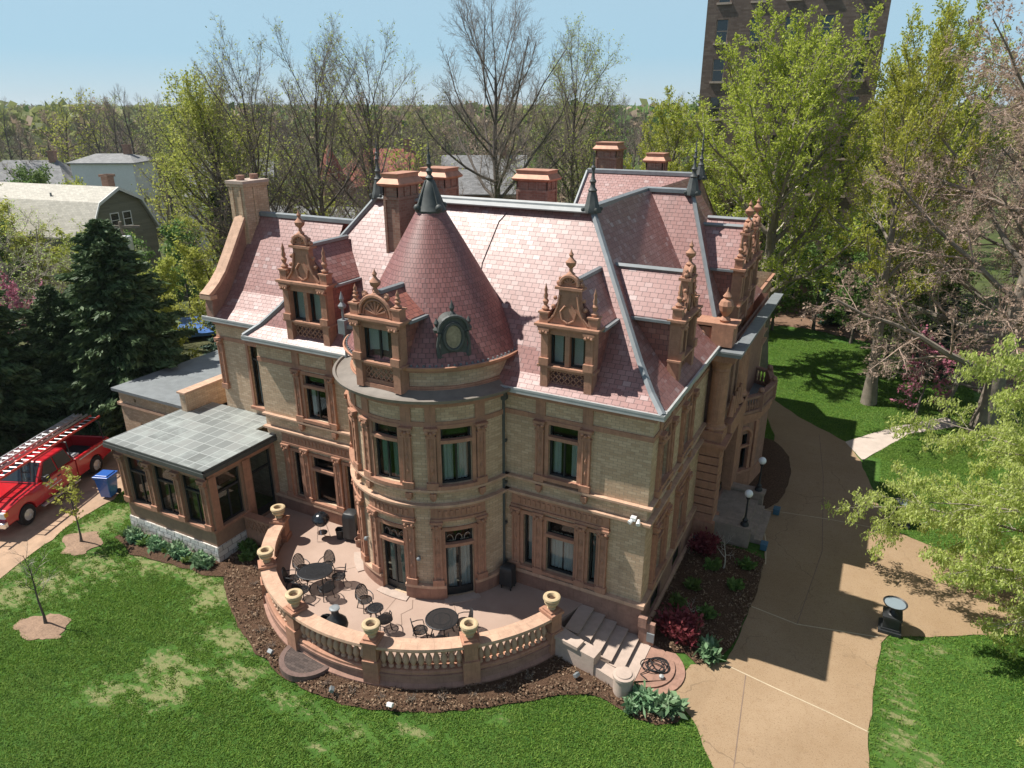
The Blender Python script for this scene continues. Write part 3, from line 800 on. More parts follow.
    c.add([A(0,-.34,zr-.05), A(-h,-.34,zt-.1), A(h,-.34,zt-.1)], [(0,1,2)])
    ro = c.build('dormer_roof', clad if kind == 'arch' else 'slate', body)
    c = B(); c.tube([A(0,-.3,zr+.02), A(0,-back,zr+.02)], .11, 5); c.build('ridge_lead', 'lead', body)
    for sg in (-1, 1):
        c = B(); c.fbox(F, sg*(h+.12)-.12, sg*(h+.12)+.12, -back*.8, -.35, zt-.16, zt-.06); c.build('eave_lead', 'lead', body)
    return body
d = dormer(Flat((-3.42,-.05,0),(1,0,0),(0,-1,0)), 2.1, back=3.1, ridge=14.15); d['label'] = 'right terracotta dormer with a scrolled gable above the front wall'
d = dormer(Flat((-15.85,-.05,0),(1,0,0),(0,-1,0)), 2.5, 10.0, back=3.1, k=1.12, ridge=14.4, clad='redtile'); d['label'] = 'terracotta dormer with a scrolled gable left of the tower'
d = dormer(TOW.tangent(R(-2), .0), 2.15, 10.12, kind='arch', back=2.0, k=1.06, two=False, ridge=13.75, clad='redtile'); d['label'] = 'tower dormer with an arched shell pediment'
d = dormer(Flat((.0,3.75,0),(0,1,0),(1,0,0)), 2.3, 10.06, back=3.1, k=1.0, ridge=14.2); d['label'] = 'terracotta dormer on the right side of the roof'
d = dormer(Flat((.5,12.5,0),(0,1,0),(1,0,0)), 2.5, 10.1, back=2.6, k=1.1, ridge=14.7); d['label'] = 'tall gabled dormer above the entrance pavilion'
d = dormer(Flat((.35,15.6,0),(0,1,0),(1,0,0)), 2.3, 10.1, back=2.6, k=1.06, ridge=14.6); d['label'] = 'far gabled dormer at the back of the right side'
# oval copper lucarne on the cone
class _L(Flat):
    def __call__(s, u, d, z): return Flat.__call__(s, u*1.2, d, 11.2+(z-11.35)*1.2)
_t = TOW.tangent(R(45), -.32); LUC = _L(_t.o, _t.t, _t.n)
b = B(); T = LUC
b.fbox(T, -.5, .5, -.9, 0, 11.35, 11.55)
seg = 16
pts = [(.42*math.cos(PI*i/seg), 12.35+.42*math.sin(PI*i/seg)) for i in range(seg+1)]
pr = [(.42,11.55)]+pts+[(-.42,11.55)]
A = [T(u,-1.4,z) for u,z in pr]; Bq = [T(u,-.06,z) for u,z in pr]; n = len(pr)
b.add(A+Bq, [tuple(range(n))]+[(i,(i+1)%n,n+(i+1)%n,n+i) for i in range(n)]+[tuple(range(n,2*n))])
ov = [T(.3*math.cos(2*PI*i/20),-.02,12.15+.42*math.sin(2*PI*i/20)) for i in range(21)]; b.tube(ov, .07, 6)
for sg in (-1,1):
    b.tube([T(sg*.45,-.1,11.5),T(sg*.5,-.05,11.9),T(sg*.42,-.05,12.3)], [.12,.06,.08], 6); q = T(sg*.5,-.15,0); b.lathe([(.1,12.34),(.14,12.46),(.05,12.58),(.1,12.7),(.01,12.88)], (q[0],q[1],0), 7)
q = T(0,-.2,0); b.lathe([(.11,12.88),(.15,12.96),(.06,13.1),(.1,13.22),(.01,13.5)], (q[0],q[1],0), 8)
b.tube([T(.46*math.cos(PI*i/12),.0,12.35+.46*math.sin(PI*i/12)) for i in range(13)], .07, 6)
luc = b.build('lucarne', 'verd', house)
b = B(); ov = [T(.3*math.cos(2*PI*i/20),-.03,12.15+.42*math.sin(2*PI*i/20)) for i in range(20)]; b.add(ov, [tuple(range(20))]); b.build('shutter', plain('stained_oval_panel', (.30,.25,.17), .7, .45, 9), luc)
# rainwater heads and pipes
def rainpipe(x, y, z0, z1):
    b = B(); b.tube([(x,y,z0),(x,y,z1)], .07, 8)
    for z in np.arange(z0+1, z1, 1.9): b.box(x-.12, x+.12, y-.03, y+.12, z-.05, z+.05)
    b.box(x-.16, x+.16, y-.14, y+.1, z1-.35, z1); b.build('rainpipe', 'verd', house)
rainpipe(-6.0, -.16, .9, 9.75)
b = B(); b.tube([(-13.4,-.5,9.9),(-13.4,-.5,12.2)], .06, 8); b.box(-13.58,-13.22,-.68,-.32,11.1,11.7); b.lathe([(.14,12.2),(.18,12.3),(.06,12.45),(.1,12.6),(.01,12.9)], (-13.4,-.5,0), 8)
b.tube([(-13.4,-.5,11.4),(-12.6,-.2,11.4)], .14, 6)
b.build('rainwater_head', 'lead', house)

# ---- entrance pavilion on the right side
b = B(); PV = Flat((0,8.95,0),(1,0,0),(0,-1,0)); PE = Flat((.75,0,0),(0,1,0),(1,0,0))
b.fwall(PV, -.05, .75, 0, 10.0, []); b.fwall(PE, 8.95, 19.6, 0, 10.0, [(9.8,12.2,1.0,4.6),(10,10.7,6.5,8.8),(11.3,12.0,6.5,8.8)])
b.add([(.75,19.6,0),(0,19.6,0),(0,19.6,10),(.75,19.6,10)], [(0,1,2,3)])
b.build('pavilion_wall', 'redstone', house)
b = B()
# rusticated pier, belts, round columns and capitals
for i in range(9):
    z = 1.1+i*.44; b.box(.0, .98, 8.28, 9.35, z, z+.38)
b.box(-.04,1.1,8.16,9.45,0,1.1); b.box(-.05,1.15,8.1,9.5,5.05,5.25); b.box(-.1,1.25,8.0,9.6,5.25,5.4)
b.box(-.02,1.0,8.2,9.4,5.4,5.9)
for yy in (8.75, 12.6, 13.6):
    b.lathe([(.5,5.9),(.52,6.0),(.44,6.1),(.44,6.15),(.41,6.2),(.38,8.8),(.42,8.85),(.4,8.95),(.5,9.2),(.56,9.3),(.56,9.4)], (.52 if yy < 9 else .62,yy,0), 16)
    if yy > 9: b.box(.2,1.1,yy-.5,yy+.5,0,5.9)
b.box(-.05,1.2,8.1,9.5,9.4,9.7); b.box(.76,1.15,9.5,19.7,9.4,9.7); b.box(.76,1.15,9.5,14.2,5.0,5.9)
b.box(.0,.95,8.25,9.3,10.05,10.95); b.box(-2.3,.9,8.35,8.6,10.05,10.85)
for i in range(5):
    x = -2.1+i*.42; pts = [(x+.17*math.cos(t), 8.3, 10.35+.3*math.sin(t)) for t in [PI*j/8 for j in range(9)]]; b.tube(pts, .05, 5)
b.box(-2.4,1.05,8.25,9.4,10.95,11.08)
b.lathe([(.2,11.08),(.26,11.2),(.12,11.35),(.28,11.6),(.34,11.85),(.26,12.05),(.14,12.15),(.2,12.25),(.06,12.45),(.01,12.65)], (.45,8.7,0), 10)
# porch arch ornament
for i in range(4):
    b.sphere((.95,10.2+i*.6,5.5), .2, 8, 5); b.tube([(1.0,9.7+i*.62,6.2),(1.05,9.9+i*.62,7.2)], [.16,.08], 6)
b.build('pavilion_trim', 'terra', house)
b = B(); b.box(-.1,1.45,7.95,9.65,9.703,9.86); b.box(.9,1.45,9.65,20,9.703,9.86); b.box(-.1,1.5,7.9,8.5,9.863,9.95); b.box(1.0,1.5,8.5,20.1,9.863,9.95)
b.build('pavilion_gutter', 'lead', house)
window(PE, 9.8,12.2,1.0,4.6, zt=3.6, curt=None, door=True); window(PE, 10,10.7,6.5,8.8); window(PE, 11.3,12,6.5,8.8)
# balcony bay
bay = [(.5,12.9),(1.65,14.7),(1.95,16.6),(1.5,18.2),(.5,18.6)]
BF = Flat((.5,12.9,0),(1.15,1.8,0),(1.8,-1.15,0)); BL = math.hypot(1.15,1.8)
b = B(); b.fwall(BF, 0, BL, 0, 4.75, [(.7,1.65,1.4,3.5)])
for (x0,y0),(x1,y1) in zip(bay[1:], bay[2:]): b.add([(x0,y0,0),(x1,y1,0),(x1,y1,4.75),(x0,y0,4.75)], [(0,1,2,3)])
b.build('bay_wall', 'redstone', house)
b = B()
def offs(poly, d):
    cx = sum(p[0] for p in poly)/len(poly); cyy = sum(p[1] for p in poly)/len(poly)
    return [(p[0]+(p[0]-cx)*d, p[1]+(p[1]-cyy)*d) for p in poly]
b.prism(offs(bay,.06), 0, 1.1); b.prism(offs(bay,.1), 4.2, 4.45); b.prism(offs(bay,.18), 4.45, 4.75)
b.fbox(BF, .5, .7, 0, .1, 1.2, 3.6); b.fbox(BF, 1.65, 1.85, 0, .1, 1.2, 3.6); b.fbox(BF, .4, 1.95, 0, .18, 1.2, 1.38); b.fbox(BF, .6, 1.75, -.05, .12, 2.75, 2.87)
b.tube([BF(1.175+.58*math.cos(PI*i/12), .06, 3.3+.58*math.sin(PI*i/12)) for i in range(13)], .12, 6)
for t in (.1, 2.1): b.fbox(BF, t-.12, t+.12, 0, .12, 1.1, 4.2)
b.build('bay_trim', 'terra', house)
window(BF, .7,1.65,1.4,3.5, zt=2.81, curt='curtgreen', mull=False)
b = B(); pb = offs(bay,.12)
b.prism(offs(bay,.1), 4.753, 4.8)
balf = b.build('balcony_floor', 'lead', house)
b = B()
for (x0,y0),(x1,y1) in zip(pb, pb[1:]):
    L = math.hypot(x1-x0,y1-y0); n = int(L/.19); M = Matrix.Rotation(math.atan2(y1-y0,x1-x0),3,'Z'); c = ((x0+x1)/2,(y0+y1)/2)
    b.obox((*c,4.89), (L,.26,.16), M); b.obox((*c,5.72), (L+.1,.3,.14), M)
    for i in range(1, n):
        t = i/n; b.lathe([(.05,4.97),(.075,5.12),(.085,5.2),(.045,5.38),(.04,5.5),(.06,5.6),(.06,5.66)], (x0+(x1-x0)*t, y0+(y1-y0)*t, 0), 6)
for x,y in pb: b.box(x-.17,x+.17,y-.17,y+.17,4.8,5.85); b.sphere((x,y,5.98),.16,8,5)
b.build('balcony_railing', 'redstone', house)

# ---- sunroom, link roof and rear block
SX0, SX1, SY = -25.25, -19.1, -4.05
SF = Flat((0,SY,0),(1,0,0),(0,-1,0)); SE = Flat((SX1,0,0),(0,1,0),(1,0,0))
cw = (SX1-SX0-.3)/3
sw = [(SX0+.3+cw*i+.2, SX0+.3+cw*(i+1)-.25, 1.75, 4.25) for i in range(3)]
se = [(-3.55,-2.2,1.75,4.25), (-1.5,-.2,.95,4.3)]
b = B(); b.fwall(SF, SX0, SX1, .8, 4.7, sw); b.fwall(SE, SY, 0, .8, 4.7, se)
b.add([(SX0,SY,.8),(SX0,1.5,.8),(SX0,1.5,4.7),(SX0,SY,4.7)], [(0,1,2,3)])
b.build('sunroom_wall', plain('brown_panel', (.30,.19,.13), .8, .2, 4), house)
b = B(); b.fbox(SF, SX0-.05, SX1+.06, 0, .08, 0, .8); b.fbox(SE, SY-.06, 0, 0, .08, 0, .8); b.box(SX0-.08,SX0,SY,1.5,0,.8); b.build('sunroom_base', 'limestone', house)
b = B()
b.fbox(SF, SX0-.06, SX1+.08, 0, .1, 1.6, 1.74); b.fbox(SE, SY-.08, -1.75, 0, .1, 1.6, 1.74)
b.fbox(SF, SX0-.04, SX1+.06, 0, .06, 4.35, 4.7); b.fbox(SE, SY-.06, 0, 0, .06, 4.4, 4.7)
for i in range(4):
    u = SX0+.28+cw*i if i else SX0+.22
    if i == 3: u = SX1-.2
    pilaster(b, SF, u, .34, 1.74, 4.35, .14)
for u in (-3.82, -1.85, -.02): b.fbox(SE, u-.2, u+.2, 0, .1, 1.74, 4.4)
b.build('sunroom_trim', 'terra', house)
for q in sw: window(SF, *q, zt=3.45, curt=None)
window(SE, *se[0], zt=3.4, curt=None); window(SE, *se[1], zt=3.4, curt=None, mull=False, door=True)
b = B(); b.box(SX0-.35, SX1+.28, SY-.3, -.02, 4.9, 5.0); b.box(-24.9, -20.12, -.02, 1.48, 4.9, 5.0)
b.build('sunroom_roof', 'seam', house)
b = B(); b.box(SX0-.42, SX1+.36, SY-.38, 0, 4.7, 4.897); b.box(SX0-.38, SX1+.32, SY-.345, SY-.303, 4.9, 5.02); b.box(SX1+.283, SX1+.32, SY-.345, 0, 4.9, 5.02); b.build('sunroom_gutter', 'verd', house)
b = B(); RBW = Flat((0,1.1,0),(1,0,0),(0,-1,0))
b.fwall(RBW, -32.5, -25.0, 0, 4.45, [(-31.0,-30.4,1.3,2.6),(-31.2,-31.0,3.9,4.12),(-27.6,-27.4,3.9,4.12)])
b.add([(-32.5,1.1,0),(-32.5,9,0),(-32.5,9,4.45),(-32.5,1.1,4.45)], [(0,1,2,3)]); b.add([(-25,1.1,0),(-25,9,0),(-25,9,5),(-25,1.1,5)], [(0,1,2,3)])
b.add([(-32.5,9,0),(-25,9,0),(-25,9,4.45),(-32.5,9,4.45)], [(0,1,2,3)])
b.box(-25.35,-24.95,-.1,3.3,4.4,6.0)
b.build('rear_block_wall', 'brick', house)
b = B(); b.fbox(RBW, -32.6, -25, 0, .14, 3.55, 3.7); b.box(-32.65,-32.503,1.0,9,3.55,3.7); b.box(-25.45,-24.85,-.18,3.4,6.0,6.1); b.build('rear_block_trim', 'terralt', house)
b = B(); b.box(-32.75,-24.95,.85,9.2,4.45,4.62); b.build('rear_block_roof', 'lead', house)
b = B(); b.box(-31.0,-30.4,1.2,1.3,1.3,2.6); b.build('window', 'frame', house)
# vents, lamp brackets and security lights on the wall
b = B(); b.box(-.55,-.35,-.32,-.1,5.55,5.7); b.tube([(-.45,-.2,5.6),(-.55,-.42,5.52)], [.05,.09], 8); b.tube([(-.25,-.2,5.6),(-.2,-.42,5.52)], [.05,.09], 8); b.build('security_light', 'white', house)
for a in (R(18), R(-25)):
    q = TOW(a*TR,.14,2.95); b = B(); b.sphere(q,.1,8,5); b.tube([TOW(a*TR,.02,3.0),q],.03,5); b.build('wall_lamp', 'lead', house)
# ------------------------------------------------------------------ ground
from mathutils import noise as mnoise
from mathutils.geometry import delaunay_2d_cdt
def inpoly(x, y, P):
    c = False; j = len(P)-1
    for i in range(len(P)):
        if (P[i][1] > y) != (P[j][1] > y) and x < (P[j][0]-P[i][0])*(y-P[i][1])/(P[j][1]-P[i][1])+P[i][0]: c = not c
        j = i
    return c
def smooth(P, n=2):
    for _ in range(n):
        Q = []
        for a, b_ in zip(P, P[1:]+P[:1]):
            Q += [(a[0]*.75+b_[0]*.25, a[1]*.75+b_[1]*.25), (a[0]*.25+b_[0]*.75, a[1]*.25+b_[1]*.75)]
        P = Q
    return P
def rough_edge(P, step=.3, amp=.08, sc=1.3):
    Q = []
    for a, b_ in zip(P, P[1:]+P[:1]):
        L = math.dist(a, b_); n = max(1, int(L/step))
        for i in range(n):
            x = a[0]+(b_[0]-a[0])*i/n; y = a[1]+(b_[1]-a[1])*i/n
            v = mnoise.noise_vector(Vector((x*sc, y*sc, 3.7)))
            Q.append((x+v.x*amp*2, y+v.y*amp*2))
    return Q
def patch(name, poly, z, mat, res=0, hfn=None, kind='structure', thick=0.0):
    if not res:
        b = B(); n = len(poly)
        if thick: b.prism(poly, z-thick, z)
        else: b.add([(x,y,z) for x,y in poly], [tuple(range(n))])
        o = b.build(name, mat)
        if not thick and o.data.polygons[0].normal.z < 0: o.data.flip_normals()
    else:
        xs = [p[0] for p in poly]; ys = [p[1] for p in poly]
        vs = [Vector(p) for p in poly]; ed = [(i,(i+1) % len(poly)) for i in range(len(poly))]
        x = min(xs)
        while x < max(xs):
            y = min(ys)
            while y < max(ys):
                px, py = x+rnd.uniform(-.3,.3)*res, y+rnd.uniform(-.3,.3)*res
                if inpoly(px, py, poly): vs.append(Vector((px, py)))
                y += res
            x += res
        ov, oe, of = delaunay_2d_cdt(vs, ed, [], 1, 1e-4)[:3]
        pts = []
        for v in ov:
            d = min(math.dist(v, p) for p in poly) if hfn else 0
            pts.append((v.x, v.y, z+(hfn(v.x, v.y, d) if hfn else 0)))
        fs = []
        for f in of:
            cx = sum(ov[i].x for i in f)/len(f); cyy = sum(ov[i].y for i in f)/len(f)
            if inpoly(cx, cyy, poly): fs.append(tuple(f))
        b = B(); b.add(pts, fs); o = b.build(name, mat, smooth=True, angle=180)
        if o.data.polygons[0].normal.z < 0: o.data.flip_normals()
    tag(o, kind=kind); return o

def grass_mat():
    n = NT('lawn_grass'); p = n.pos()
    a = n.noise(p, .35, 5, .6); f = n.noise(p, 5.0, 6, .7); g = n.noise(p, 40, 4, .7)
    stripe = n.noise(n.scaled(p, .9, 2.6, 1), 1.2, 5, .6, .6)
    c = n.ramp(a, [(.3, (.055, .14, .022)), (.55, (.085, .19, .032)), (.75, (.13, .235, .05))])
    c = n.mix(n.step(f, .4, .7), c, (.045, .10, .018))
    c = n.mix(n.math('MULTIPLY', n.step(g, .45, .75), .5), c, (.17, .24, .065))
    at = n.node('ShaderNodeAttribute', attribute_name='dry')
    d = n.math('ADD', at.outputs['Fac'], n.math('MULTIPLY', n.math('SUBTRACT', stripe, .5), 1.5))
    d = n.math('ADD', d, n.math('MULTIPLY', n.math('SUBTRACT', f, .5), 1.1))
    d = n.step(d, .52, .82)
    c = n.mix(n.math('MULTIPLY', d, .7), c, n.ramp(g, [(.3, (.27, .26, .11)), (.7, (.43, .39, .21))]))
    nm = n.bump(n.math('ADD', n.math('MULTIPLY', g, .6), f), .9, .08)
    return n.done(n.bsdf(c, .9, 0, .15, nm))
MT['grass'] = grass_mat()
def far_mat():
    n = NT('far_ground'); p = n.pos()
    a = n.noise(p, .02, 5, .6); f = n.noise(p, .6, 5, .65)
    c = n.ramp(a, [(.35, (.07, .11, .025)), (.55, (.09, .095, .045)), (.7, (.11, .085, .055))])
    c = n.mix(n.step(f, .4, .7), c, (.05, .06, .025))
    return n.done(n.bsdf(c, .95, 0, .1, n.bump(f, .8, .2)))
def drive_mat():
    n = NT('exposed_aggregate'); p = n.pos()
    a = n.noise(p, .25, 5, .6); g = n.noise(p, 55, 3, .7); m = n.noise(p, 3, 6, .65)
    c = n.ramp(a, [(.3, (.285, .195, .115)), (.7, (.365, .262, .165))])
    c = n.mix(n.math('MULTIPLY', n.step(m, .45, .75), .4), c, (.26, .165, .09))
    c = n.mix(n.step(g, .55, .7), c, (.22, .13, .07)); c = n.mix(n.step(g, .3, .42), (.46, .35, .23), c)
    sp_ = n.noise(p, 17, 2, .5); c = n.mix(n.math('MULTIPLY', n.step(sp_, .56, .66), .4), c, (.17,.11,.065)); c = n.mix(n.math('MULTIPLY', n.step(sp_, .32, .42), -.35), c, c) if False else c
    # tyre-darkened tracks and stains
    c = n.mix(n.math('MULTIPLY', n.step(n.noise(n.scaled(p, .9, .18, 1), .6, 5, .6), .52, .75), .35), c, (.22, .15, .09))
    vo = n.node('ShaderNodeTexVoronoi', feature='DISTANCE_TO_EDGE'); wv = n.node('ShaderNodeVectorMath', operation='ADD'); n.L(p, wv.inputs[0]); nz = n.node('ShaderNodeTexNoise'); nz.inputs['Scale'].default_value = 1.2; n.L(p, nz.inputs['Vector']); n.L(nz.outputs['Color'], wv.inputs[1]); n.L(wv.outputs[0], vo.inputs['Vector']); vo.inputs['Scale'].default_value = .17
    ck = n.math('MULTIPLY', n.math('LESS_THAN', vo.outputs['Distance'], .0035), n.step(n.noise(p, .3, 3), .42, .55)); c = n.mix(n.math('MULTIPLY', ck, .32), c, (.09, .065, .045))
    c = n.mix(n.math('MULTIPLY', n.step(n.noise(p, 1.1, 6, .7), .6, .75), .45), c, (.14, .095, .06))
    return n.done(n.bsdf(c, .9, 0, .2, n.bump(g, .5, .01)))
MT['drive'] = drive_mat()
def mulch_mat():
    n = NT('bark_mulch'); p = n.pos()
    g = n.noise(p, 14, 6, .75); a = n.noise(p, .8, 4)
    c = n.ramp(g, [(.3, (.045, .026, .017)), (.55, (.125, .075, .048)), (.75, (.23, .155, .11))])
    c = n.mix(n.math('MULTIPLY', n.step(a, .5, .75), .5), c, (.09, .055, .038))
    return n.done(n.bsdf(c, .95, 0, .1, n.bump(g, 1.0, .08)))
MT['mulch'] = mulch_mat()
MT['mulchred'] = plain('cedar_mulch', (.28, .185, .125), .95, .4, 14, bump=.8, bscale=40)
def patio_mat():
    n = NT('pink_patio_concrete'); p = n.pos()
    a = n.noise(p, .7, 5, .6); g = n.noise(p, 25, 4)
    c = n.ramp(a, [(.3, (.37, .265, .21)), (.7, (.44, .325, .262))])
    c = n.mix(n.math('MULTIPLY', n.step(g, .5, .75), .25), c, (.35, .22, .17))
    st = n.noise(p, 1.6, 6, .7)
    c = n.mix(n.math('MULTIPLY', n.step(st, .55, .8), .35), c, (.28, .18, .14))
    return n.done(n.bsdf(c, .8, 0, .3, n.bump(g, .3, .01)))
MT['patio'] = patio_mat()
MT['joint'] = plain('joint_line', (.2, .14, .105), .9, .2, 4)
MT['jointlt'] = plain('pale_joint_line', (.52, .43, .30), .9, .2, 4)

b = B(); S = 4500
b.add([(-S,-600,-.4),(S,-600,-.4),(S,S,-.4),(-S,S,-.4)], [(0,1,2,3)])
tag(b.build('ground', far_mat()), kind='structure')
DRY = [(-14.8,-10.4,1.6,1.3),(-14.6,-7.6,1.4,.9),(-24.0,-6.9,2.2,1.1),(-24.4,-8.6,2.0,.9),(-15.8,-9.6,1.2,.7),(-9.8,-8.9,1.6,.5),(-7.6,-8.8,1.6,.5),(-5.3,-7.9,1.2,.5),(-17.4,-6.2,1.3,1.0),
       (-27.2,-4.5,1.2,2.5),(-25.2,-10.0,1.6,1.2),(-29.6,-3.4,.9,2.2),(-18.5,-5.4,2.2,.7),(-22.0,-5.6,1.6,.8),(9.4,0.5,.75,3.5),(9.5,3.8,.8,1.2),(10.2,4.9,1.6,.5),(10.2,-1.4,1.3,1.2),(-7.7,-9.9,.8,.5),(-16.4,-11.8,1.1,.7),(-20.1,-5.2,1.6,.7),(-12.9,-8.7,1.3,.6),(-3.0,-6.0,.8,.4),(-27.5,-9.0,.9,1.4),(11.5,-3,2.5,1.0)]
def dryness(x, y):
    t = 0
    for cx, cyy, rx, ry in DRY:
        q = ((x-cx)/rx)**2+((y-cyy)/ry)**2
        if q < 4: t = max(t, .68*math.exp(-q*.6))
    t += .10*max(0, mnoise.noise(Vector((x*.35, y*.35, 9))))+(.12 if x < -10 and y < 3 else 0)
    return t
b = B(); x0, x1, y0, y1, st = -34, 40, -17, 60, .5
nx = int((x1-x0)/st); ny = int((y1-y0)/st)
pts = [(x0+i*st, y0+j*st, .02*mnoise.noise(Vector(((x0+i*st)*.2,(y0+j*st)*.2,0))) - .03) for j in range(ny+1) for i in range(nx+1)]
b.add(pts, [(j*(nx+1)+i, j*(nx+1)+i+1, (j+1)*(nx+1)+i+1, (j+1)*(nx+1)+i) for j in range(ny) for i in range(nx)])
lawn = b.build('lawn', 'grass', recalc=False, smooth=True); tag(lawn, kind='structure')
at = lawn.data.attributes.new('dry', 'FLOAT', 'POINT'); at.data.foreach_set('value', [dryness(p[0], p[1]) for p in pts])

drive = [(4.35,-9.5),(4.1,-4.7),(2.9,-2.85),(1.9,-2.1),(2.3,-.4),(3.45,.3),(3.7,3.2),(3.7,7.9),(2.7,11.9),(2.5,17),(1.9,22.6),(.6,26.5),(-4,29.5),(-10,31),(-12,33.5),(-6,34),(-.5,30.5),(3.1,26.2),(6.07,23.72),(7.08,21.3),(8.24,16.0),(9.0,13.6),(11,12.8),(16,13.8),(23,15.5),(26,10.5),(20,9.3),(13.5,7.4),(10.5,5.6),(9.0,4.95),(8.75,4.3),(8.52,1.4),(8.54,-2.3),(8.6,-9.5)]
drive = rough_edge(drive, .4, .05)
d_o = patch('driveway', drive, .002, 'drive', 0)
def line(name, pts, wd, z, mat, parent=None):
    b = B()
    for p, q in zip(pts, pts[1:]):
        p = Vector(p); q = Vector(q); t = (q-p).normalized(); m = Vector((-t.y, t.x))*wd/2
        b.add([(*(p-m),z),(*(q-m),z),(*(q+m),z),(*(p+m),z)], [(0,1,2,3)])
    return tag(b.build(name, mat), kind='structure')
line('driveway_joint', [(3.45,.2),(5.3,-.15),(7.1,-.45),(8.5,-.75)], .045, .008, 'jointlt'); line('driveway_joint', [(4.25,.0),(4.7,-4.6),(5.0,-8)], .035, .007, 'joint')
line('driveway_joint', [(3.7,4.2),(5.6,3.9),(8.6,4.6)], .05, .008, 'jointlt'); line('driveway_joint', [(5.6,3.9),(6.0,10),(5.3,18),(4.5,24)], .03, .007, 'joint')
line('driveway_joint', [(2.6,12.6),(6,13.2),(9.2,13.5)], .05, .008, 'jointlt'); line('driveway_joint', [(3.75,7.6),(3.5,9.4),(2.75,12.3)], .05, .009, 'jointlt')
patch('path', rough_edge([(6.07,23.6),(8.9,27.7),(12,31),(13,30),(9.7,26.8),(7.2,21.3)], .5, .03), .006, 'concrete')
lane = rough_edge([(-48,-14),(-27.6,-12.0),(-26.9,-9.7),(-28.6,-5.0),(-29.2,-1.6),(-27.0,-.9),(-25.3,-1.0),(-25.3,1.1),(-33.5,1.5),(-37,2),(-48,0)], .5, .12)
patch('lane', lane, .0, plain('lane_paving', (.40,.27,.18), .9, .3, 1.5, bump=.4, bscale=30))
def bedh(x, y, d): return min(d*.25, .12)+.06*max(0, mnoise.noise(Vector((x*2.2,y*2.2,1))))*min(1, d*3)
frontbed = [(-19.6,-2.2),(-18.6,-4.2),(-17.5,-5.3),(-15.3,-6.7),(-12.44,-7.95),(-8.86,-8.35),(-5.66,-7.3),(-2.76,-5.2),(-1.28,-3.9),(-.04,-3.5),(1.6,-4.1),(2.9,-3.05),(2.2,-2.4),(1.0,-2.6),(-.3,-2.0),(-2.4,-1.6),(-6,-3),(-12,-4),(-17,-1)]
patch('planting_bed', rough_edge(smooth(frontbed,1), .18, .06, 2.5), .02, 'mulch', .3, bedh)
sidebed = [(.05,-.4),(.7,-.3),(1.9,.1),(2.5,-.3),(3.2,.25),(3.55,1.8),(3.75,4.6),(3.7,7.9),(2.6,8.3),(.5,8.3),(-.05,6),(-.05,1)]
patch('planting_bed', rough_edge(sidebed, .3, .06), .04, 'mulch', .3, bedh)
bed2 = smooth([(1.0,12.6),(2.75,12.2),(3.6,14.2),(3.65,17.3),(3.0,20.4),(1.6,22),(.2,21),(.2,14)], 1)
patch('planting_bed', rough_edge(bed2, .3, .05), .04, 'mulch', .35, bedh)
patch('planting_bed', rough_edge([(-25.3,-4.0),(-25.5,-5.0),(-23.5,-5.6),(-18.8,-5.1),(-17.6,-4.6),(-18.9,-2.6),(-19.1,-4.1)], .25, .1), .015, 'mulch', .35, bedh)
for x, y in ((-22.0,-10.55),(-26.4,-6.1)):
    el = [(x+(1.15*math.cos(a))*(1+.2*math.sin(3*a+x)), y+.8*math.sin(a)*(1+.18*math.sin(2*a+x*2))) for a in [2*PI*i/24 for i in range(24)]]
    patch('mulch_ring', rough_edge(el, .12, .11, 3), .0, 'mulchred', .25, lambda x, y, d: min(.1, d*.2))
wood = smooth([(-6,49),(3,49),(10,44),(14,37),(24,33),(34,38),(30,58),(0,58),(-8,50)], 1)
patch('woodland_floor', rough_edge(wood, .6, .4), .0, plain('leaf_litter', (.19,.115,.075), .95, .35, 3, bump=.6, bscale=20))

# ------------------------------------------------------------------ patio, balustrade, steps
PC = (-9.8, .7); PR = 7.6; PZ = .95
def pa(a, r): return (PC[0]+r*math.sin(a), PC[1]-r*math.cos(a))
arc = [pa(R(-68+136*i/60), PR-.22) for i in range(61)]
pf = arc + [(-2.35,-.02),(-2.35,.2),(-19.0,.2),(-19.0,-2.0)]
patch('patio', pf, PZ, 'patio', 0, thick=.95)
for a in (-38,6,40):
    line('patio_joint', [pa(R(a), 4.0), pa(R(a), PR-.35)], .025, PZ+.004, 'joint')
line('patio_crack', [pa(R(16),4.0),(-8.4,-3.6),(-8.6,-4.1),(-8.2,-4.6),(-8.7,-5.2),(-9.3,-5.6)], .028, PZ+.006, 'joint')
bal = thing('balustrade', (PC[0], PC[1]-PR, 0), 'curved terracotta balustrade with turned balusters round the patio', 'balustrade', world_children=True)
AN = [-67,-40.5,-14,14,41,67]
b = B(); b.arcx([(7.3,0),(7.98,0),(7.98,.22),(7.86,.3),(7.82,.55),(7.9,.6),(7.9,.7),(7.3,.7)], PC, R(-69), R(69), 72); b.build('plinth', 'redstone', bal)
b = B(); b.arcx([(7.36,.703),(7.84,.703),(7.84,.8),(7.78,.84),(7.42,.84),(7.36,.8)], PC, R(-69), R(69), 72); b.build('base_rail', 'terra', bal)
proto = None
bprof = [(.11,.84),(.11,.91),(.06,.95),(.1,1.05),(.14,1.18),(.125,1.29),(.07,1.44),(.06,1.52),(.1,1.57),(.065,1.6),(.105,1.65),(.105,1.73)]
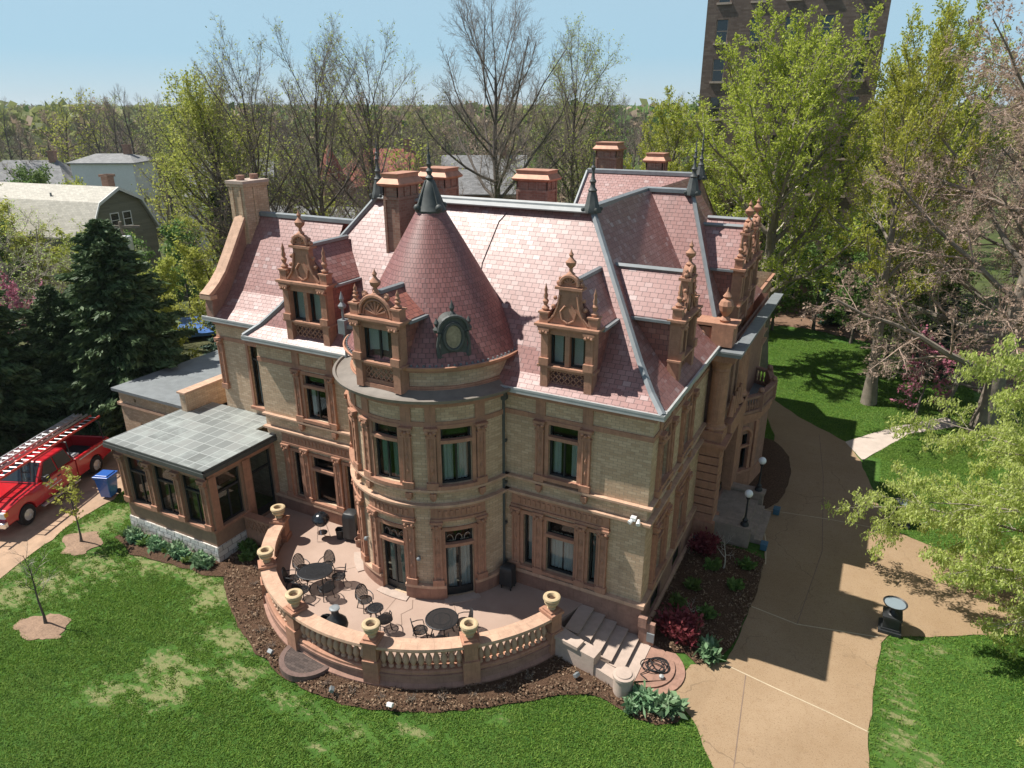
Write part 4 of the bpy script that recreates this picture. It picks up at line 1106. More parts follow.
for s0, s1 in zip(AN, AN[1:]):
    g = 1.9
    b = B(); b.arcx([(7.33,1.73),(7.87,1.73),(7.92,1.8),(7.9,1.9),(7.3,1.9),(7.28,1.8)], PC, R(s0+g), R(s1-g), 16); b.build('top_rail', 'terralt', bal)
    nb = 11
    for i in range(nb):
        a = R(s0+g+(s1-s0-2*g)*(i+.5)/nb); x, y = pa(a, PR)
        if proto is None:
            b = B(); b.lathe(bprof, (x,y,0), 9); proto = b.build('baluster', 'terralt', bal, smooth=True)
        else:
            o = proto.copy(); COL.objects.link(o); o.parent = bal; o.location = (x-bal.location.x, y-bal.location.y, .84)
for a in AN:
    M = Matrix.Rotation(R(a),3,'Z'); x, y = pa(R(a), PR); b = B()
    b.obox((x,y,.6),(.62,.74,1.2),M); b.obox((x,y,1.5),(.5,.62,.9),M); b.obox((x,y,1.98),(.64,.74,.12),M); b.obox((x,y,2.07),(.5,.5,.08),M)
    b.build('pier', 'terra', bal)
b = B(); b.box(-19.0,-17.05,-2.42,-2.12,0,1.55); b.box(-19.02,-17.05,-2.48,-2.06,1.55,1.68)
for i in range(6):
    for sg in (-1,1): b.tube([(-18.75+i*.28-sg*.13,-2.44,1.0),(-18.75+i*.28+sg*.13,-2.44,1.5)], .035, 4)
b.build('end_panel', 'terra', bal)
ulab = ['buff stone urn on the balustrade pier nearest the sunroom','buff stone urn left of the large patio table','buff stone urn above the curved brick pad, by the two-seat table','buff stone urn in front of the clay chimney pot, middle of the wall','buff stone urn just right of the small round table','buff stone urn on the pier at the top of the steps']
ulab = ['buff stone urn nearest the sunroom, on the leftmost pier','buff stone urn second from the sunroom, outside the big oval table','buff stone urn just left of the black chiminea','buff stone urn between the chiminea and the small round table','buff stone urn just right of the small round dining table','buff stone urn on the pier beside the top of the steps']
up = None
for a, lb in zip(AN, ulab):
    x, y = pa(R(a), PR)
    if up is None:
        up = thing('urn', (x,y,2.11), lb, 'urn', 'stone urns along the balustrade')
        b = B(); b.lathe([(.2,0),(.22,.06),(.13,.12),(.12,.16),(.3,.24),(.37,.34),(.36,.42),(.3,.46)], (0,0,0), 18); b.build('bowl', 'urn', up, smooth=True)
        b = B(); b.lathe([(.3,.46),(.4,.5),(.44,.56),(.42,.64),(.34,.68),(.24,.66),(.2,.58),(.19,.5),(.01,.48)], (0,0,0), 20); b.build('rim', 'urn', up, smooth=True)
        b = B(); b.lathe([(.19,.52),(.01,.54)], (0,0,0), 14); b.build('soil', 'mulch', up)
    else: dup(up, (x,y,2.11), label=lb)
for o in [q for q in bpy.data.objects if q.name.split('.')[0] == 'urn']: o.scale = (.78,.78,.85)
# steps
st = thing('stairs', (-.8,-1.2,0), 'pale stone steps going down from the patio beside the house corner', 'steps', world_children=True)
n = 6; zz = [.93-.155*i for i in range(n)]
for i in range(n):
    xa = -2.35+i*.5; b = B(); t = i/(n-1); ya = -1.75-.5*t; xe = xa+.5
    b.prism([(xa-.02,ya),(xe-.09,ya-.08),(xe-.09,-.13),(xa-.02,-.13)], 0, zz[i]-.06); b.prism([(xa-.1,ya-.01),(xe,ya-.09),(xe,-.125),(xa-.1,-.125)], zz[i]-.058, zz[i]); b.build('tread', 'pale', st)
b = B(); b.prism([(-2.55,-2.5),(-.8,-2.85),(-.72,-2.3),(-2.5,-1.9)], 0, .98); b.prism([(-2.6,-2.55),(-1.5,-2.78),(-1.42,-2.3),(-2.55,-1.9)], .983, 1.12); b.build('cheek_wall', 'pale', st)
b = B(); b.prism([(-.8,-2.8),(.35,-3.15),(.4,-2.6),(-.72,-2.35)], 0, .55); b.build('cheek_wall', 'pale', st)
b = B(); b.lathe([(.36,0),(.36,.78),(.4,.8),(.4,.9),(.3,.92),(.29,.96),(.01,.98)], (.42,-3.0,0), 20); b.build('bollard', 'pale', st, smooth=True)
b = B(); c = (.75,-1.35)
pts = [(.62,-.12)] + [(c[0]+1.12*math.sin(a), c[1]+1.15*math.cos(a)) for a in [R(20+175*i/16) for i in range(17)]] + [(.62,-2.5)]
b.prism(pts, 0, .13); b.build('landing', 'redstone', st)
pts = [(1.25,-.2)] + [(c[0]+1.5*math.sin(a), c[1]+1.45*math.cos(a)) for a in [R(35+155*i/16) for i in range(17)]] + [(1.0,-2.6)]
b = B(); b.prism(pts, 0, .065); b.build('landing', 'redstone', st)
b = B(); b.box(.1,.72,-.3,-.11,0,1.15); b.box(.06,.4,-.34,-.1,.9,1.35); b.build('newel', 'redstone', st)
b = B(); b.box(.45,.75,-.36,-.302,.35,.75); b.build('vent_panel', 'lead', st)
# stoop at the side entrance
MT['stoop'] = stone('stoop_stone', (.34, .275, .225), (.2, .16, .13))
sp = thing('stoop', (1.6,10.7,0), 'grey stone stoop with low side walls at the shaded side entrance', 'steps', world_children=True)
b = B(); b.box(.76,2.2,9.0,12.3,0,.95); b.build('landing', 'stoop', sp)
for i in range(3):
    b = B(); b.box(2.2+i*.36,2.2+(i+1)*.36-.0,9.15,12.2,0,.95-.24*(i+1)); b.build('step', 'stoop', sp)
for y in (8.75,12.55):
    b = B(); b.box(.78,2.75,y-.24,y+.24,0,1.0); b.box(.76,2.82,y-.3,y+.3,1.0,1.12); b.build('cheek_wall', 'stoop', sp)
lp = None
for y, lb in ((8.75,'black lamp post with white globe on the near wall of the stoop'),(12.55,'black lamp post with white globe on the far wall of the stoop')):
    if lp is None:
        lp = thing('lamp_post', (2.45,y,1.12), lb, 'lamp post', 'globe lamps on the stoop')
        b = B(); b.lathe([(.2,0),(.2,.1),(.12,.2),(.14,.3),(.06,.4),(.05,.5),(.04,1.4),(.08,1.44),(.1,1.55),(.05,1.58)], (0,0,0), 10); b.build('post', 'iron', lp, smooth=True)
        b = B(); b.sphere((0,0,1.74), .2, 14, 9); b.build('globe', plain('opal_globe', (.86,.88,.9), .25, .02, 2), lp, smooth=True)
    else: dup(lp, (2.45,y,1.12), label=lb)
MT['bluetape'] = plain('blue_plastic', (.05,.13,.2), .5, .2, 5)
for i, (x, y, lb) in enumerate(((3.45,8.85,'small blue plastic box at the near foot of the stoop'),(3.5,12.5,'small blue plastic box at the far foot of the stoop'))):
    b = B(); b.box(x-.15,x+.15,y-.2,y+.2,.03,.3); b.box(x-.17,x+.17,y-.22,y+.22,.3,.36); tag(b.build('plastic_box','bluetape', bevel=.02), lb, 'box', 'blue boxes at the stoop')
# semicircular brick pad
def pad_mat():
    n = NT('clay_pavers'); uv = n.uv(); r, e, fv, fu = n.tiles(uv, .22, .11, .008)
    c = n.ramp(r, [(0,(.06,.048,.044)),(1,(.11,.085,.075))]); c = n.mix(e, c, (.05,.035,.03))
    return n.done(n.bsdf(c, .9, 0, .2, n.bump(e, .5, .01)))
b = B(); b.arcx([(.92,.02),(1.12,.02),(1.12,.3),(.92,.3)], (-10.85,-7.05), 0, 2*PI, 40, closed=True)
pad = thing('brick_pad', (-10.85,-7.05,0), 'round dark brick paver pad at the foot of the balustrade', 'paving', world_children=True)
b.build('edging', plain('pad_edge', (.15,.10,.085), .9, .3, 8), pad); b = B(); b.lathe([(.95,.0),(.95,.29),(.001,.29)], (-10.85,-7.05,0), 32); b.build('pavers', pad_mat(), pad)
# ------------------------------------------------------------------ vegetation
def leaf_mat(name, cols, trans=.35, rough=.6):
    n = NT(name)
    g = n.node('ShaderNodeNewGeometry'); oi = n.node('ShaderNodeObjectInfo')
    k = len(cols)
    c = n.ramp(g.outputs['Random Per Island'], [(i/(k-1), c_) for i, c_ in enumerate(cols)])
    h = n.node('ShaderNodeHueSaturation'); n.L(c, h.inputs['Color'])
    n.L(n.math('ADD', n.math('MULTIPLY', oi.outputs['Random'], .03), .485), h.inputs['Hue'])
    n.L(n.math('ADD', n.math('MULTIPLY', oi.outputs['Random'], .22), .9), h.inputs['Value'])
    d = n.bsdf(h.outputs[0], rough, 0, .25)
    t = n.node('ShaderNodeBsdfTranslucent'); n.L(h.outputs[0], t.inputs['Color'])
    m = n.node('ShaderNodeMixShader'); m.inputs[0].default_value = trans
    n.L(d, m.inputs[1]); n.L(t.outputs[0], m.inputs[2])
    return n.done(m.outputs[0])
MT['bark'] = plain('grey_bark', (.22,.185,.15), .95, .35, 3, bump=.6, bscale=12)
MT['barkdk'] = plain('dark_bark', (.12,.10,.085), .95, .3, 3, bump=.6, bscale=12)
MT['twig'] = plain('grey_twig', (.30,.26,.215), .95, .25, 2)
MT['twigdk'] = plain('brown_twig', (.21,.175,.145), .95, .3, 2)
MT['twigred'] = plain('reddish_twig', (.42,.31,.25), .95, .25, 2)
MT['twiglt'] = plain('pale_twig', (.46,.41,.35), .95, .2, 2)
MT['l_ginkgo'] = leaf_mat('ginkgo_leaf', [(.30,.35,.04),(.41,.46,.06),(.51,.55,.10)], .45)
MT['l_yellow'] = leaf_mat('young_yellow_leaf', [(.30,.34,.06),(.40,.43,.08),(.50,.52,.13)], .45)
MT['l_locust'] = leaf_mat('locust_leaf', [(.42,.54,.12),(.52,.64,.18),(.62,.72,.28)], .5)
MT['l_olive'] = leaf_mat('olive_leaf', [(.22,.24,.09),(.29,.31,.12),(.36,.37,.16)])
MT['l_conifer'] = leaf_mat('conifer_needles', [(.045,.075,.03),(.08,.12,.05),(.125,.175,.075)], .15)
MT['l_spruce'] = leaf_mat('blue_green_needles', [(.04,.075,.05),(.065,.11,.075),(.09,.15,.10)], .15)
MT['l_pink'] = leaf_mat('redbud_blossom', [(.42,.13,.20),(.52,.2,.27),(.30,.10,.13)])
MT['l_red'] = leaf_mat('red_maple_leaf', [(.16,.03,.04),(.24,.05,.055),(.30,.085,.08)])
MT['l_hosta'] = leaf_mat('hosta_leaf', [(.10,.19,.09),(.17,.28,.14),(.26,.37,.22)], .2)
MT['l_bush'] = leaf_mat('shrub_leaf', [(.08,.15,.035),(.13,.21,.05),(.18,.28,.07)])
MT['l_rust'] = leaf_mat('rust_bud', [(.32,.23,.17),(.40,.30,.22),(.46,.36,.27)])

class NM:
    def __init__(s): s.V = []; s.F = []; s.M = []; s.n = 0
    def add(s, V, F, mi=0):
        V = np.asarray(V, float); F = np.asarray(F, int)
        s.V.append(V); s.F.append(F + s.n); s.M.append(np.full(len(F), mi)); s.n += len(V)
    def mesh(s, name, mats):
        V = np.concatenate(s.V); F = np.concatenate(s.F); M = np.concatenate(s.M)
        me = bpy.data.meshes.new(name); me.vertices.add(len(V)); me.vertices.foreach_set('co', V.astype(np.float32).ravel())
        me.loops.add(len(F)*4); me.polygons.add(len(F))
        me.loops.foreach_set('vertex_index', F.astype(np.int32).ravel())
        me.polygons.foreach_set('loop_start', np.arange(0, len(F)*4, 4, dtype=np.int32))
        me.polygons.foreach_set('material_index', M.astype(np.int32))
        for m in mats: me.materials.append(MT[m])
        me.update(calc_edges=True); return me
def cones(P0, P1, r0, r1, k=3):
    P0 = np.asarray(P0); P1 = np.asarray(P1); r0 = np.asarray(r0)[:,None]; r1 = np.asarray(r1)[:,None]
    d = P1-P0; d /= np.maximum(np.linalg.norm(d, axis=1, keepdims=True), 1e-9)
    up = np.where(np.abs(d[:,2:3]) > .9, np.array([[1.,0,0]]), np.array([[0,0,1.]]))
    a = np.cross(d, up); a /= np.maximum(np.linalg.norm(a, axis=1, keepdims=True), 1e-9); b = np.cross(d, a)
    N = len(P0); V = np.zeros((N, 2*k, 3))
    for i in range(k):
        t = 2*PI*i/k; o = a*math.cos(t)+b*math.sin(t)
        V[:,i] = P0+o*r0; V[:,k+i] = P1+o*r1
    base = (np.arange(N)*2*k)[:,None]
    F = np.concatenate([base+np.array([[i,(i+1)%k,k+(i+1)%k,k+i]]) for i in range(k)])
    return V.reshape(-1,3), F
def leaves(P, size, rs, flat=.5, elong=1.6, dirs=None):
    P = np.asarray(P); N = len(P)
    t = rs.normal(size=(N,3))
    if dirs is not None: t = t*.6+dirs*1.2
    t /= np.linalg.norm(t, axis=1, keepdims=True)
    nrm = rs.normal(size=(N,3)); nrm[:,2] += flat*2
    b = np.cross(nrm, t); b /= np.maximum(np.linalg.norm(b, axis=1, keepdims=True), 1e-6)
    s = size*(.6+.8*rs.random((N,1))); V = np.zeros((N,4,3))
    V[:,0] = P-t*s*elong*.5; V[:,1] = P+b*s*.42+t*s*.05; V[:,2] = P+t*s*elong*.5; V[:,3] = P-b*s*.42+t*s*.05
    return V.reshape(-1,3), np.arange(N*4).reshape(N,4)

class Tree:
    def __init__(s, seed): s.r = random.Random(seed); s.rs = np.random.RandomState(seed); s.br = []; s.seg = []; s.tip = []; s.rmin = .02
    def grow(s, p, d, L, r, lev, prm):
        q = prm[lev]; n = q.get('seg', 4); pts = [p.copy()]; rad = [r]; d = d.normalized()
        re = r*q.get('taper', .35)
        for i in range(n):
            w = q.get('wander', .15)
            d = (d + Vector((s.r.gauss(0,w), s.r.gauss(0,w), s.r.gauss(0,w)+q.get('trop', 0)*(i+1)/n))).normalized()
            p = p + d*(L/n); pts.append(p.copy()); rad.append(r+(re-r)*(i+1)/n)
        s.br.append((lev, pts, rad))
        if lev+1 >= len(prm): s.tip.append((pts, lev)); return
        nq = prm[lev+1]; nc = nq['n']; nc = int(nc*s.r.uniform(.8,1.2)+.5); t0 = nq.get('t0', .25); az = s.r.uniform(0, 6.28)
        for k in range(nc):
            t = t0+(1-t0)*((k+s.r.random()*.8)/nc)
            x = min(t, .999)*n; i = int(x); f = x-i
            pp = pts[i].lerp(pts[i+1], f); rr = rad[i]+(rad[i+1]-rad[i])*f
            dd = (pts[i+1]-pts[i]).normalized(); az += 2.4+s.r.uniform(-.5,.5)
            sd = dd.orthogonal().normalized(); sd.rotate(Quaternion(dd, az))
            an = R(nq['ang']+ (nq.get('ang1', nq['ang'])-nq['ang'])*t + s.r.gauss(0, nq.get('angv', 7)))
            nd = dd*math.cos(an)+sd*math.sin(an)
            sh = nq.get('shape', lambda t: 1-.6*t)
            LL = (nq['len'] if 'len' in nq else L*nq['ratio'])*sh((t-t0)/(1-t0+1e-6))*s.r.uniform(.75,1.2)
            s.grow(pp, nd, LL, min(rr*.8, max(nq.get('r', rr*nq.get('rr', .5)), s.rmin)), lev+1, prm)
        if q.get('lead', True) and lev > 0: s.tip.append((pts, lev))
    def points(s, per_m, minlev, spread=.1):
        P = []; D = []
        for lev, pts, rad in s.br:
            if lev < minlev: continue
            for a, b_ in zip(pts, pts[1:]):
                L = (b_-a).length; m = int(L*per_m+s.r.random())
                for _ in range(m):
                    c = a.lerp(b_, s.r.random()); P.append((c.x+s.r.gauss(0,spread), c.y+s.r.gauss(0,spread), c.z+s.r.gauss(0,spread)-spread*.2)); D.append(tuple((b_-a).normalized()))
        return np.array(P), np.array(D)
    def meshes(s, name, tmat, twmat, leafmat=None, size=.15, per_m=8, minlev=2, spread=.12, trunk_lev=1, flat=.5, elong=1.6, along=False):
        b = B()
        for lev, pts, rad in s.br:
            if lev <= trunk_lev:
                sides = 9 if lev == 0 else 6
                if lev == 0: rad = list(rad); rad[0] *= 1.5; rad[1] = rad[1]*1.08
                b.tube(pts, rad, sides)
        m = NM(); P0=[];P1=[];R0=[];R1=[]
        for lev, pts, rad in s.br:
            if lev > trunk_lev:
                for i in range(len(pts)-1): P0.append(pts[i]); P1.append(pts[i+1]); R0.append(rad[i]); R1.append(rad[i+1])
        if P0: m.add(*cones(np.array(P0), np.array(P1), R0, R1, 3), 0)
        mats = [twmat]
        if leafmat:
            P, D = s.points(per_m, minlev, spread)
            if len(P):
                m.add(*leaves(P, size, s.rs, flat, elong, (np.tile([[0,0,-1.]],(len(P),1)) if along == 'down' else D) if along else None), 1); mats.append(leafmat)
        tb = b.build(name+'_t', tmat, smooth=True, recalc=False); tm = tb.data; org = Vector(tb.location)
        bpy.data.objects.remove(tb); tm.transform(Matrix.Translation(org)); tm.name = 'trunk'
        return tm, m.mesh('crown', mats)
def plant(kind, meshes, loc, label, cat, group=None, rz=0, sc=1.0, parts=('trunk','crown')):
    root = bpy.data.objects.new(kind, None); COL.objects.link(root); root.location = loc; root.rotation_euler = (0,0,rz)
    root.scale = (sc,)*3 if not isinstance(sc, tuple) else sc; tag(root, label, cat, group); root['_o'] = (0.,0.,0.)
    for nm, me in zip(parts, meshes):
        o = bpy.data.objects.new(nm, me); COL.objects.link(o); o.parent = root
    return root
def upright(seed, H, hb, r0, n1, ang, ang1, l1, sub, shape=None, wander=.05, trop1=.15, rmin=.018):
    t = Tree(seed); t.rmin = rmin
    prm = [dict(seg=9, wander=wander, taper=.18),
           dict(n=n1, t0=hb/H, ang=ang, ang1=ang1, len=l1, shape=shape or (lambda t: .55+.9*t*(1-t)*2-.35*t), seg=6, wander=.09, trop=trop1, taper=.25, rr=.5)] + sub
    t.grow(Vector((0,0,0)), Vector((t.r.gauss(0,.03), t.r.gauss(0,.03), 1)), H, r0, 0, prm); return t

# --- the two big bright green trees right of the house
SUBG = [dict(n=9, t0=.15, ang=38, ang1=25, ratio=.42, seg=4, wander=.1, trop=.18, taper=.3, rr=.5), dict(n=7, t0=.1, ang=42, ratio=.45, seg=3, wander=.14, trop=.12, taper=.3, rr=.55), dict(n=3, t0=.2, ang=40, ratio=.5, seg=2, wander=.15, trop=.05, taper=.4, rr=.6)]
t = upright(11, 20.6, 4.6, .62, 30, 70, 24, 12.5, SUBG, lambda t: (.72+.6*t-.85*t*t)); g1 = t.meshes('g1', 'bark', 'twiglt', 'l_ginkgo', .125, 13, 2, .10, along=True)
plant('broadleaf_tree', g1, (-1.5,35.8,0), 'tall bright green tree right behind the entrance side of the house', 'tree', sc=(1.05,1.05,1.0))
t = upright(12, 21.5, 6.5, .48, 22, 66, 28, 8.6, SUBG, lambda t: (.8+.6*t-1.0*t*t)); g2 = t.meshes('g2', 'bark', 'twiglt', 'l_ginkgo', .125, 13, 2, .10, along=True)
plant('broadleaf_tree', g2, (7.1,31.3,0), 'slimmer bright green tree with a bare lower trunk on the lawn beside the driveway', 'tree', sc=(.78,.78,1.0))
plant('broadleaf_tree', g1, (7.5,50,0), 'bright green tree rising between the brick tower and the bare reddish tree', 'tree', rz=2.1, sc=1.06)
plant('broadleaf_tree', g2, (-13,44,0), 'bright green tree behind the chimneys, left of the brick tower', 'tree', rz=4.0, sc=.85)
plant('broadleaf_tree', g1, (-8,54,0), 'bright green tree at the foot of the brick tower', 'tree', rz=5.2, sc=.66)
# --- bare reddish tree at the right edge
SUBB = [dict(n=8, t0=.2, ang=42, ang1=32, ratio=.5, seg=5, wander=.13, trop=.02, taper=.3, rr=.55), dict(n=7, t0=.15, ang=40, ratio=.5, seg=4, wander=.16, trop=-.05, taper=.3, rr=.55), dict(n=7, t0=.15, ang=38, ratio=.5, seg=3, wander=.2, trop=-.05, taper=.4, rr=.6), dict(n=4, t0=.2, ang=38, ratio=.6, seg=2, wander=.2, taper=.5, rr=.7)]
t = upright(21, 23, 4, .6, 25, 88, 30, 12.5, SUBB, lambda t: (1.0-.35*t), trop1=.03, rmin=.022); rb = t.meshes('rb', 'bark', 'twigred', 'l_rust', .12, 2.2, 4, .1)
plant('bare_tree', rb, (13.9,28.8,0), 'large bare reddish grey tree with spreading fine twigs at the right edge', 'tree', rz=.8)
t = upright(22, 10, 1.5, .22, 16, 85, 40, 5.5, SUBB[:3], lambda t: 1-.5*t, trop1=-.02); rb2 = t.meshes('rb2', 'bark', 'twiglt', 'l_locust', .10, 1.0, 3, .1)
plant('bare_tree', rb, (18.8,34.5,0), 'second bare reddish tree cut off by the right edge of the photo', 'tree', rz=3.6, sc=.98)
plant('bare_tree', rb2, (11.8,32.0,0), 'low pale twiggy tree under the large bare reddish tree', 'tree', rz=.3)
t = upright(23, 5.0, .8, .09, 12, 70, 40, 2.6, SUBB[:2], lambda t: 1-.4*t); rbud = t.meshes('rbud', 'barkdk', 'twig', 'l_pink', .16, 4.0, 2, .08)
plant('flowering_tree', rbud, (10.0,29.5,0), 'small pink flowering tree at the end of the pale path', 'tree')
# --- weeping light green tree in the right foreground
SUBL = [dict(n=11, t0=.12, ang=48, ang1=34, ratio=.48, seg=6, wander=.15, trop=-.05, taper=.3, rr=.5), dict(n=9, t0=.1, ang=48, ratio=.46, seg=5, wander=.16, trop=-.2, taper=.3, rr=.55), dict(n=6, t0=.1, ang=45, ratio=.5, seg=3, wander=.2, trop=-.35, taper=.4, rr=.6)]
t = upright(31, 9.0, 1.3, .28, 19, 94, 40, 9.8, SUBL, lambda t: 1.05-.5*t, trop1=-.06, wander=.09, rmin=.008)
hl_ = t.meshes('hl', 'bark', 'twiglt', 'l_locust', .06, 42, 3, .085, trunk_lev=1, along='down', elong=2.4)
plant('weeping_tree', hl_, (18.6,6.6,0), 'light green weeping tree over the lawn and driveway in the right foreground', 'tree', rz=1.2, sc=1.08)
plant('weeping_tree', hl_, (18.8,1.2,0), 'lower light green weeping tree cut off by the right edge, nearest the camera', 'tree', rz=3.9, sc=.72)
# --- bare and budding trees behind the house
SUBV = [dict(n=9, t0=.25, ang=30, ang1=22, ratio=.5, seg=5, wander=.07, trop=.08, taper=.3, rr=.5), dict(n=7, t0=.2, ang=34, ratio=.45, seg=4, wander=.1, trop=.06, taper=.3, rr=.55), dict(n=6, t0=.15, ang=36, ratio=.48, seg=3, wander=.13, trop=.03, taper=.4, rr=.6), dict(n=5, t0=.15, ang=38, ratio=.6, seg=2, wander=.16, taper=.5, rr=.7)]
t = upright(41, 23.5, 8, .6, 28, 84, 26, 15.0, SUBV, lambda t: 1.0-.45*t, rmin=.027); vb = t.meshes('vb', 'barkdk', 'twigdk', None)
plant('bare_tree', vb, (-30,43,0), 'large bare vase shaped tree rising behind the middle of the main ridge', 'tree', sc=.97)
t = upright(42, 23, 6, .42, 22, 58, 22, 10.5, SUBV, lambda t: 1.0-.4*t, rmin=.023); vb2 = t.meshes('vb2', 'barkdk', 'twigdk', 'l_yellow', .12, .25, 4, .2)
vb2b = t.meshes('vb2b', 'barkdk', 'twigdk', 'l_yellow', .12, .9, 4, .25)
plant('bare_tree', vb2, (-35,23.5,0), 'tall bare tree with sparse green buds above the left wing dormer', 'tree', rz=.5, sc=.9)
plant('bare_tree', vb2, (-34,29,0), 'tall bare tree just left of the tall front chimney', 'tree', rz=2.5, sc=.9)
plant('bare_tree', vb2, (-38,18,0), 'bare tree with thin upright limbs behind the chimney of the left wing', 'tree', rz=4.2, sc=.86)
plant('budding_tree', vb2b, (-26,56,0), 'budding grey green tree right of the large vase shaped bare tree', 'tree', rz=1, sc=.98)
t = upright(43, 22, 8.5, .55, 18, 66, 26, 9.5, SUBG, lambda t: .9+.3*t-.6*t*t); yl = t.meshes('yl', 'barkdk', 'twigdk', 'l_yellow', .16, 5, 2, .25)
plant('leafing_tree', yl, (-41.3,18.2,0), 'tall fresh yellow green tree with a dark ivy covered trunk left of the end chimney', 'tree', sc=.84)
plant('leafing_tree', yl, (-53,27,0), 'fresh yellow green tree half hidden behind the ivy covered one', 'tree', rz=2, sc=.85)
t = upright(44, 8.0, 1.0, .12, 16, 70, 35, 3.6, SUBG[:2], lambda t: 1-.4*t); yb = t.meshes('yb', 'barkdk', 'twigdk', 'l_yellow', .17, 14, 2, .22)
ub = t.meshes('ub', 'barkdk', 'twigdk', 'l_bush', .19, 12, 2, .22)
for i, (x, y, s_) in enumerate(((-41,11,.8),(-46,14,.95),(-50,12,.8),(-36,14,.9),(-45,19,1.0),(-37,20,.85),(-39,22,1.1),(-48,23,.9),(-33,18,.9),(-50,27,1.2),(-60,29,1.0),(-43,29,1.2))):
    plant('understory_tree', yb, (x,y,0), 'small yellow green understory tree in the thicket left of the house', 'tree', 'yellow green thicket left of the house', rz=i*1.3, sc=s_)
# ivy round the trunk of the leafing tree
rs = np.random.RandomState(5); P = []
for i in range(6500):
    z = rs.rand()*14; a = rs.rand()*6.28; r = (.55+.75*rs.rand())*(1.1-.03*z); P.append((r*math.cos(a), r*math.sin(a), z))
m = NM(); m.add(*leaves(P, .32, rs), 0)
o = bpy.data.objects.new('ivy', m.mesh('ivy', ['l_conifer'])); COL.objects.link(o); o.location = (-41.3,18.2,0); tag(o, 'dark ivy climbing the trunk of the yellow green tree', 'ivy')
# --- conifers on the left
def conifer(seed, H, rad, n, leafm, size, per):
    t = Tree(seed); b = B(); b.tube([(0,0,0),(0,0,H*.5),(0,0,H*.97)], [.28,.17,.03], 8)
    tb = b.build('trunk', 'barkdk'); tm = tb.data; org = Vector(tb.location); bpy.data.objects.remove(tb); tm.transform(Matrix.Translation(org))
    rs = t.rs; P = []; D = []; S0=[];S1=[];R0=[];R1=[]
    for i in range(n):
        h = .03+.97*(i/n)**.9; z = H*h; a = i*2.4+rs.rand()*.8
        L = rad*(1-h)**.75*(.75+.45*rs.rand())*(1.0 if h > .15 else .8+h)+.25
        d = np.array((math.cos(a), math.sin(a), .28-.5*(1-h))); p = np.array((0,0,z)); q = p+d*L+np.array((0,0,.15*L))
        S0.append(p); S1.append(q); R0.append(.05); R1.append(.012)
        m = int(L*per)
        for k in range(m):
            f = (rs.rand())**.6; w = .42*(1-f*.65)*min(1, L*.5)
            c = p+(q-p)*f+np.array((rs.normal(0,w), rs.normal(0,w), rs.normal(0,w*.45)-.1*w)); P.append(c); D.append(d+np.array((0,0,-.35)))
    m = NM(); m.add(*cones(np.array(S0), np.array(S1), R0, R1), 0); m.add(*leaves(P, size, rs, .3, 2.4, np.array(D)), 1)
    return tm, m.mesh('crown', ['twigdk', leafm])
c1 = conifer(51, 13.5, 4.4, 210, 'l_conifer', .17, 130); c2 = conifer(52, 10.5, 2.7, 150, 'l_spruce', .15, 120)
plant('conifer', c1, (-36.6,4.6,0), 'broad dark conifer just left of the rear block', 'tree', sc=(1.15,1.15,1.0))
plant('conifer', c1, (-40.5,-2.2,0), 'dark conifer at the left edge behind the red pickup', 'tree', rz=2, sc=(1.12,1.12,1.0))
plant('conifer', c1, (-43.5,-8,0), 'dark conifer cut off by the left edge, furthest left', 'tree', rz=4, sc=.95)
plant('conifer', c1, (-39.0,2.0,0), 'lower dark conifer filling the gap between the two big ones', 'tree', rz=1, sc=.72)
plant('conifer', c2, (-33.2,11.5,0), 'slim blue green conifer against the left wing wall', 'tree', sc=(1.1,1.1,1.0))
for i, (x, y, s_) in enumerate(((-2,47,1.0),(1.5,49,1.1),(5,46,.9),(8,43,1.0),(-5,45,.9),(11,41,1.1),(4,55,1.3))):
    plant('understory_tree', ub, (x,y,0), 'shaded dark green small tree under the tall trees on the right', 'tree', 'shaded small trees on the right', rz=i*1.1, sc=s_)
plant('conifer', c2, (11.5,40,0), 'dark small conifer in the shade under the right hand trees', 'tree', sc=.7)
plant('conifer', c2, (3.5,52,0), 'dark conifer at the back of the shaded lawn', 'tree', sc=.8, rz=1)
# pink flowering shrubs and grey bare shrub, far left
for i, (x, y, s_) in enumerate(((-59,22,.9),(-62,18,1.0),(-56,25,1.0),(-66,17,1.0),(-70,15,1.1),(-63,23,.8),(-90,30,1.2),(-84,25,1.1),(-96,34,1.3),(-79,20,1.1),(-103,40,1.3),(-88,36,1.2))):
    plant('understory_tree', yb if i % 2 else ub, (x,y,0), 'leafy small tree in front of the gambrel house', 'tree', 'small trees before the gambrel house', rz=i*1.7, sc=s_)
for i, (x, y, s_) in enumerate(((-57,16,.9),(-63,14,1.0),(-67,18,1.0),(-72,14,1.0))):
    plant('bare_tree', rb2, (x,y,0), 'grey bare tangle of branches below the gambrel house', 'tree', 'grey tangles below the gambrel house', rz=i*1.9+.5, sc=s_)
plant('flowering_tree', rbud, (-52,9.5,0), 'pink flowering shrub behind the conifers at the far left', 'tree', 'pink shrubs at the far left', rz=1, sc=1.1)
plant('flowering_tree', rbud, (-56,8,0), 'pink flowering shrub behind the conifers at the far left', 'tree', 'pink shrubs at the far left', rz=3, sc=1.2)
plant('bare_tree', rb2, (-54,13,0), 'grey bare tangled tree in front of the gambrel house', 'tree', rz=2, sc=.95)
plant('bare_tree', rb2, (-60,12,0), 'grey bare tangled tree at the left edge below the grey roofs', 'tree', rz=4, sc=1.0)
